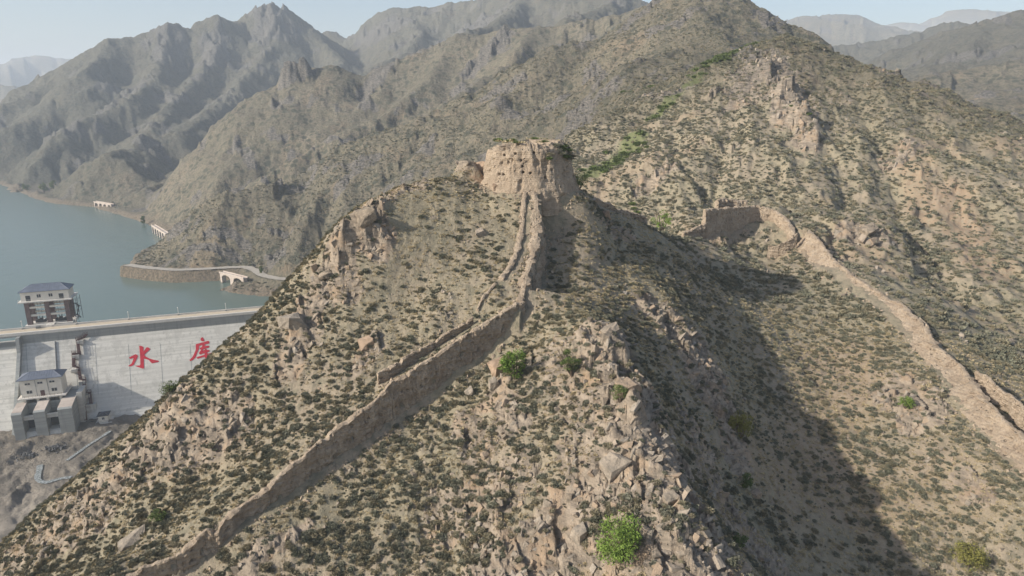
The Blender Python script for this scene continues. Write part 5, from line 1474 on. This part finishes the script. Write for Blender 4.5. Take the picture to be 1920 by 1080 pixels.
# riprap heaps before the outlet
for i, (px, py, lab) in enumerate(((52, 846, 'dark heap of broken rock below the left gate opening'), (102, 838, 'smaller dark rubble heap below the right gate opening'))):
    w = Q(px, py, Z_FLOOR); r = np.random.default_rng(70 + i)
    bm = bmesh.new()
    for k in range(110):
        rm = rocks_m[k % 12]; s_ = r.uniform(.25, .75); a_ = r.uniform(0, 6.28); d_ = abs(r.normal(0, 1))
        M_ = Matrix.Translation((math.cos(a_) * d_ * (4.2 - i), math.sin(a_) * d_ * 2.2, max(0, 1.3 - d_ * .7) + r.uniform(0, .3))) @ Euler(r.uniform(0, 6, 3)).to_matrix().to_4x4() @ Matrix.Scale(s_, 4)
        t_ = rm.copy(); t_.transform(M_); bm.from_mesh(t_); bpy.data.meshes.remove(t_)
    me = bpy.data.meshes.new('rubble'); bm.to_mesh(me); bm.free(); me.materials.clear(); me.materials.append(M_DRKROCK if 'M_DRKROCK' in globals() else plain('dark_rubble', (.11, .11, .11), .9, .4, 1.5))
    o = link('rubble', me); o.location = (w[0], w[1], float(sample(w[0], w[1])) - .1); props(o, label=lab, kind='stuff')

# ------------------------------------------------------------------ road, stream, bridges
def ribbon(name, pts, z, hw, mat, kind='structure', seed=0, lift=.12):
    w = [np.array(Q(a, b, z)) for a, b in pts]
    arc = np.r_[0, np.cumsum([np.linalg.norm(b - a) for a, b in zip(w[:-1], w[1:])])]
    t = np.arange(0, arc[-1], 1.2); q = np.array([[np.interp(s_, arc, [p_[i] for p_ in w]) for i in range(3)] for s_ in t])
    for _ in range(8): q[1:-1] = (q[:-2] + 2 * q[1:-1] + q[2:]) / 4
    tg = np.gradient(q, axis=0); nn = np.stack([tg[:, 1], -tg[:, 0], 0 * t], -1); nn /= np.linalg.norm(nn, axis=1, keepdims=True)
    h = hw * (1 + .3 * fbm(t / 5, t * 0 + seed, 3, 77))
    L_, R_ = q - nn * h[:, None], q + nn * h[:, None]
    v = np.stack([L_, R_], 1).reshape(-1, 3); v[:, 2] = z + lift
    f = [(2 * i, 2 * i + 1, 2 * i + 3, 2 * i + 2) for i in range(len(t) - 1)]
    me = bpy.data.meshes.new(name); me.from_pydata([tuple(a) for a in v], [], f); me.materials.append(mat)
    props(link(name, me), kind=kind)
M_TRACK = plain('gravel_road', (.37, .335, .285), .95, .12, .5)
ribbon('road', ROAD, Z_ROAD, 2.7, M_TRACK, lift=.35)
ks = NT_('stream_water'); nw = ks.noise(ks.pos(), 1.6, 5, .7)
ks.col(ks.mix(ks.ramp(nw, .45, .62), (.16, .175, .165), (.46, .48, .48))); ks.b.inputs['Roughness'].default_value = .25
ribbon('stream', STREAM[0], Z_STREAM, .62, ks.m, seed=3, lift=.12)
ribbon('stream', STREAM[1], Z_STREAM, .9, ks.m, seed=5, lift=.12)

def arch_bridge(a, b, z, n, hgt, label, deck=2.6):
    A, B = np.array(Q(*a, z)), np.array(Q(*b, z)); L = np.linalg.norm((B - A)[:2]); ang = math.atan2(B[1] - A[1], B[0] - A[0])
    o = empty('arch_bridge', tuple(A), ang, label=label, cat='bridge', kind='thing')
    poly = [(0, 0), (0, -hgt)]; sp = L / n
    for i in range(n):
        c = sp * (i + .5); r_ = sp * .36
        poly += [(c - r_, -hgt)] + [(c - r_ * math.cos(t), -hgt * .45 + min(r_, hgt * .36) * math.sin(t)) for t in np.linspace(0, math.pi, 9)] + [(c + r_, -hgt)]
    poly += [(L, -hgt), (L, 0)]
    bm = bmesh.new(); f = bm.faces.new([bm.verts.new((x_, 0, z_)) for x_, z_ in poly])
    ext = bmesh.ops.extrude_face_region(bm, geom=[f])
    for v in ext['geom']:
        if isinstance(v, bmesh.types.BMVert): v.co.y += deck
    bmesh.ops.triangulate(bm, faces=bm.faces); bmesh.ops.recalc_face_normals(bm, faces=bm.faces)
    me = bpy.data.meshes.new('arches'); bm.to_mesh(me); bm.free(); me.materials.append(M_CONCP); link('arches', me, None, o)
    MB().box(-.4, L + .4, -.25, deck + .25, 0, .35).build('deck', M_CONCP, o)
    for yy in (-.2, deck - .05): MB().box(-.4, L + .4, yy, yy + .25, .35, 1.0).build('parapet', M_CONCP, o)
arch_bridge((176, 379), (208, 384), CAMZ - 100.0, 4, 5.5, 'small pale arched bridge on the far lakeshore below the dark conical hill')
arch_bridge((284, 423), (312, 440), CAMZ - 99.0, 6, 6.0, 'pale arched viaduct partly hidden behind the rounded shore hill')
cv = arch_bridge((412, 512), (456, 523), CAMZ - 99.2, 2, 5.6, 'pinkish concrete culvert wall with dark arch under the lakeside road')
# ------------------------------------------------------------------ trees and green bushes
def tree(px, py, D, wpx, hpx, mat, label, seed, name='green_tree', cat='tree', leaves=2600, trunk=.25, lean=(0, 0), sparse=0.0, leaf=.09, group=None):
    """py: where the plant meets the ground"""
    p_ = P(px, py, D); z = float(sample(p_[0], p_[1])); r = np.random.default_rng(seed)
    W = wpx / FPX * D; H = hpx / FPX * D / .93
    o = empty(name, (p_[0], p_[1], z - .05), label=label, cat=cat, group=group)
    bm = MB(); tips = []
    nb = 7
    for i in range(nb):
        a = 2 * np.pi * i / nb + r.uniform(-.4, .4); q = r.uniform(.25, .95)
        base = np.array([0, 0, 0.0]); k1 = np.array([lean[0] * H * .3 + math.cos(a) * W * .10, lean[1] * H * .3 + math.sin(a) * W * .10, H * trunk * r.uniform(.8, 1.3)])
        k2 = np.array([lean[0] * H + math.cos(a) * W * .33 * q, lean[1] * H + math.sin(a) * W * .33 * q, H * r.uniform(.5, .85)])
        bm.bar(base, k1, .035 * W * .6 + .02, 5); bm.bar(k1, k2, .018 * W * .6 + .012, 4)
        for _ in range(3):
            k3 = k2 + r.normal(size=3) * np.array([W, W, H]) * .10; bm.bar(k2, k3, .010, 3)
        tips.append(k2)
    bm.build('trunk', M_BARK, o, fix=False)
    # clumps spread through the crown
    nc = 24 if sparse < .5 else 14
    cs = []
    while len(cs) < nc:
        c = r.uniform(-1, 1, 3)
        rad = np.linalg.norm(c)
        if rad > 1 or rad < .35: continue
        cs.append(np.array([c[0] * W * .40 + lean[0] * H * (.5 + .5 * c[2]), c[1] * W * .40 + lean[1] * H * (.5 + .5 * c[2]), H * (trunk * .6 + (1 - trunk * .6) * (.5 + .43 * c[2]))]))
    v, f = [], []
    rads = r.uniform(.08, .22, nc) * W * (1.15 if sparse < .5 else .9)
    for i in range(leaves):
        j = r.integers(nc); d = r.normal(size=3); d /= np.linalg.norm(d); rr0 = rads[j] * r.uniform(.35, 1.08) ** .6
        c = cs[j] + d * rr0 * np.array([1, 1, .8])
        if c[2] < .03: c[2] = r.uniform(.03, .3)
        s_ = leaf * r.uniform(.6, 1.3); nrm = d * .6 + r.normal(size=3) * .7; u = np.cross(nrm, r.normal(size=3)); u /= np.linalg.norm(u); w_ = np.cross(nrm / np.linalg.norm(nrm), u)
        k = len(v); v += [c - u * s_, c + w_ * s_ * .55, c + u * s_, c - w_ * s_ * .55]; f.append((k, k + 1, k + 2, k + 3))
    link('crown', npmesh('crown', v, f, mat), None, o)
    return o
tree(1160, 1085, 55.5, 106, 84, M_GREEN, 'bright green rounded tree at the bottom edge below the rocky spur', 1, leaves=6000, leaf=.085)
tree(965, 752, 76.0, 58, 56, M_GREEN, 'bright green leafy tree below the long wall, beside an ochre boulder', 2, leaves=4200, leaf=.085)
tree(1072, 728, 72.5, 46, 64, M_GREEN2, 'sparse slanting green tree among rocks right of the rounder green tree', 3, leaves=2200, lean=(-.25, 0), sparse=.7, leaf=.08)
tree(1160, 790, 67.5, 36, 34, M_GREEN2, 'small dull green bush tucked under the big boulder of the rocky spur', 4, 'green_bush', 'bush', 1600, .1, leaf=.06)
tree(1393, 772, 80.5, 50, 52, M_OLIVE, 'olive yellow rounded bush in the shaded gully below a rock face', 5, 'olive_bush', 'bush', 3400, .12, leaf=.08)
tree(1403, 868, 74.5, 30, 30, M_GREEN2, 'small dark green bush in the middle of the shaded gully', 6, 'green_bush', 'bush', 1700, .1, leaf=.07)
tree(1240, 438, 132, 44, 46, M_GREEN, 'thin pale green tree on the saddle between tower hill and enclosure', 7, leaves=1100, sparse=.8, leaf=.13)
tree(1693, 790, 91.5, 30, 22, M_GREEN, 'low fresh green bush beside pale rocks on the sunlit slope', 8, 'green_bush', 'bush', 1300, .1, leaf=.08)
tree(1812, 1072, 74, 66, 40, M_OLIVE, 'low brownish olive bush near the bottom right corner', 9, 'olive_bush', 'bush', 2400, .1, leaf=.09)
tree(300, 992, 71, 36, 26, M_GREEN2, 'low green bush on the left slope above the long wall', 10, 'green_bush', 'bush', 1500, .1, leaf=.07)
tree(320, 742, 85, 40, 24, M_GREEN2, 'dark green bush on the skyline of the left flank under a rock', 11, 'green_bush', 'bush', 1500, .1, leaf=.08)
tree(1240 + 140, 1068, 62, 34, 24, M_GREEN2, 'faint green bush low in the shaded gully near the frame bottom', 12, 'green_bush', 'bush', 1200, .1, leaf=.07)
tree(1085, 372, 103.5, 46, 34, M_GREEN2, 'green shrubby bush growing at the right foot of the tower', 13, 'green_bush', 'bush', 1600, .1, leaf=.08)
tree(1008, 368, 97.2, 20, 12, M_OLIVE, 'small yellow green bush at the wall top just below the tower', 14, 'olive_bush', 'bush', 600, .1, leaf=.06)
for i, (px, py, D, w, h, lab) in enumerate([(48, 348, 800, 14, 12, 'hazy round tree on the lakeshore, first of three along the far bank'), (82, 356, 775, 16, 18, 'taller hazy tree in the middle of three on the far bank'), (102, 362, 765, 13, 16, 'hazy green tree nearest the water of three on the far bank'),
                                         (268, 408, 596, 8, 20, 'narrow poplar on the lakeshore below the second hill'), (490, 508, 402, 8, 14, 'small green tree at the bend of the lakeside road')]):
    tree(px, py, D, w, h, M_GREEN2, lab, 30 + i, 'lakeside_tree', 'tree', 500, .2, leaf=.7 if D > 500 else .4)
# green shrubs in the gullies of the mountain slope
gs = []
rs = np.random.default_rng(88)
for pts, n, sz in (([(1420, 108, 285), (1380, 140, 270), (1335, 175, 262), (1300, 215, 255)], 60, 1.9), ([(1260, 232, 246), (1225, 255, 238)], 16, 1.6), ([(1195, 288, 222), (1140, 325, 210), (1105, 352, 202)], 44, 1.6), ([(1190, 310, 215), (1160, 330, 208), (1130, 350, 202)], 18, 1.5),
                   ([(1250, 165, 290), (1230, 185, 285)], 4, 2.0), ([(1160, 160, 320), (1190, 180, 300), (1140, 170, 320)], 6, 1.8), ([(1060, 215, 300), (1050, 235, 290)], 5, 1.7), ([(1200, 370, 180), (1170, 388, 178)], 5, 1.3), ([(1470, 235, 208), (1520, 270, 200)], 3, 1.5)):
    w = [P(*q) for q in pts]
    for k in range(n):
        t = rs.uniform(0, len(w) - 1.001) if len(w) > 1 else 0; i = int(t); q = w[i] + (w[i + 1] - w[i]) * (t - i)
        gs.append((len(w) > 3 and 'in the upper green streak below the peak' or (n >= 40 and 'in the lower green streak behind the tower') or (n >= 16 and sz > 1.55 and 'in the middle break of the green streak') or (n == 18 and 'just under the lower green streak') or 'standing alone on the mountain slope', q[0] + rs.normal() * sz * 1.3, q[1] + rs.normal() * sz * 1.6, sz * rs.uniform(.7, 1.6)))
for (gl_, gx, gy, s_) in gs:
    o = bpy.data.objects.new('green_shrub', green_m[rs.integers(4)]); COL.objects.link(o)
    o.location = (gx, gy, float(sample(gx, gy)) - .1); o.rotation_euler = (0, 0, rs.uniform(0, 6)); o.scale = (s_ * 1.2, s_ * 1.2, s_ * .8)
    props(o, label='fresh green shrub ' + gl_, cat='shrub', group='green shrubs in the mountain gullies')
# plants on the tower top and its shaded shoulder
for i in range(46):
    a = rs.uniform(0, 6.28); d = 5.0 * math.sqrt(rs.uniform(0.3, 1))
    if i > 26: a = rs.normal(-.35, .45); d = rs.uniform(5.2, 6.6)
    o = bpy.data.objects.new('tower_shrub', (green_m[i % 4] if i % 3 == 0 else shrub_near[i % 5] if i > 26 else grass_m[i % 4])); COL.objects.link(o)
    o.location = (TW[0] + math.cos(a) * d, TW[1] + math.sin(a) * d, TW[2] - .1 - (0 if i <= 26 else (d - 5.0) * 1.5)); s_ = rs.uniform(.8, 1.5)
    o.rotation_euler = (0, 0, a); o.scale = (s_, s_, s_ * .7)
    props(o, label=('green shrub' if i % 3 == 0 else 'grey shrub' if i > 26 else 'straw coloured grass tuft') + (' hanging on the shaded right rim of the tower' if i > 26 else ' growing on the flat top of the tower'), cat='shrub', group='plants on the tower top')
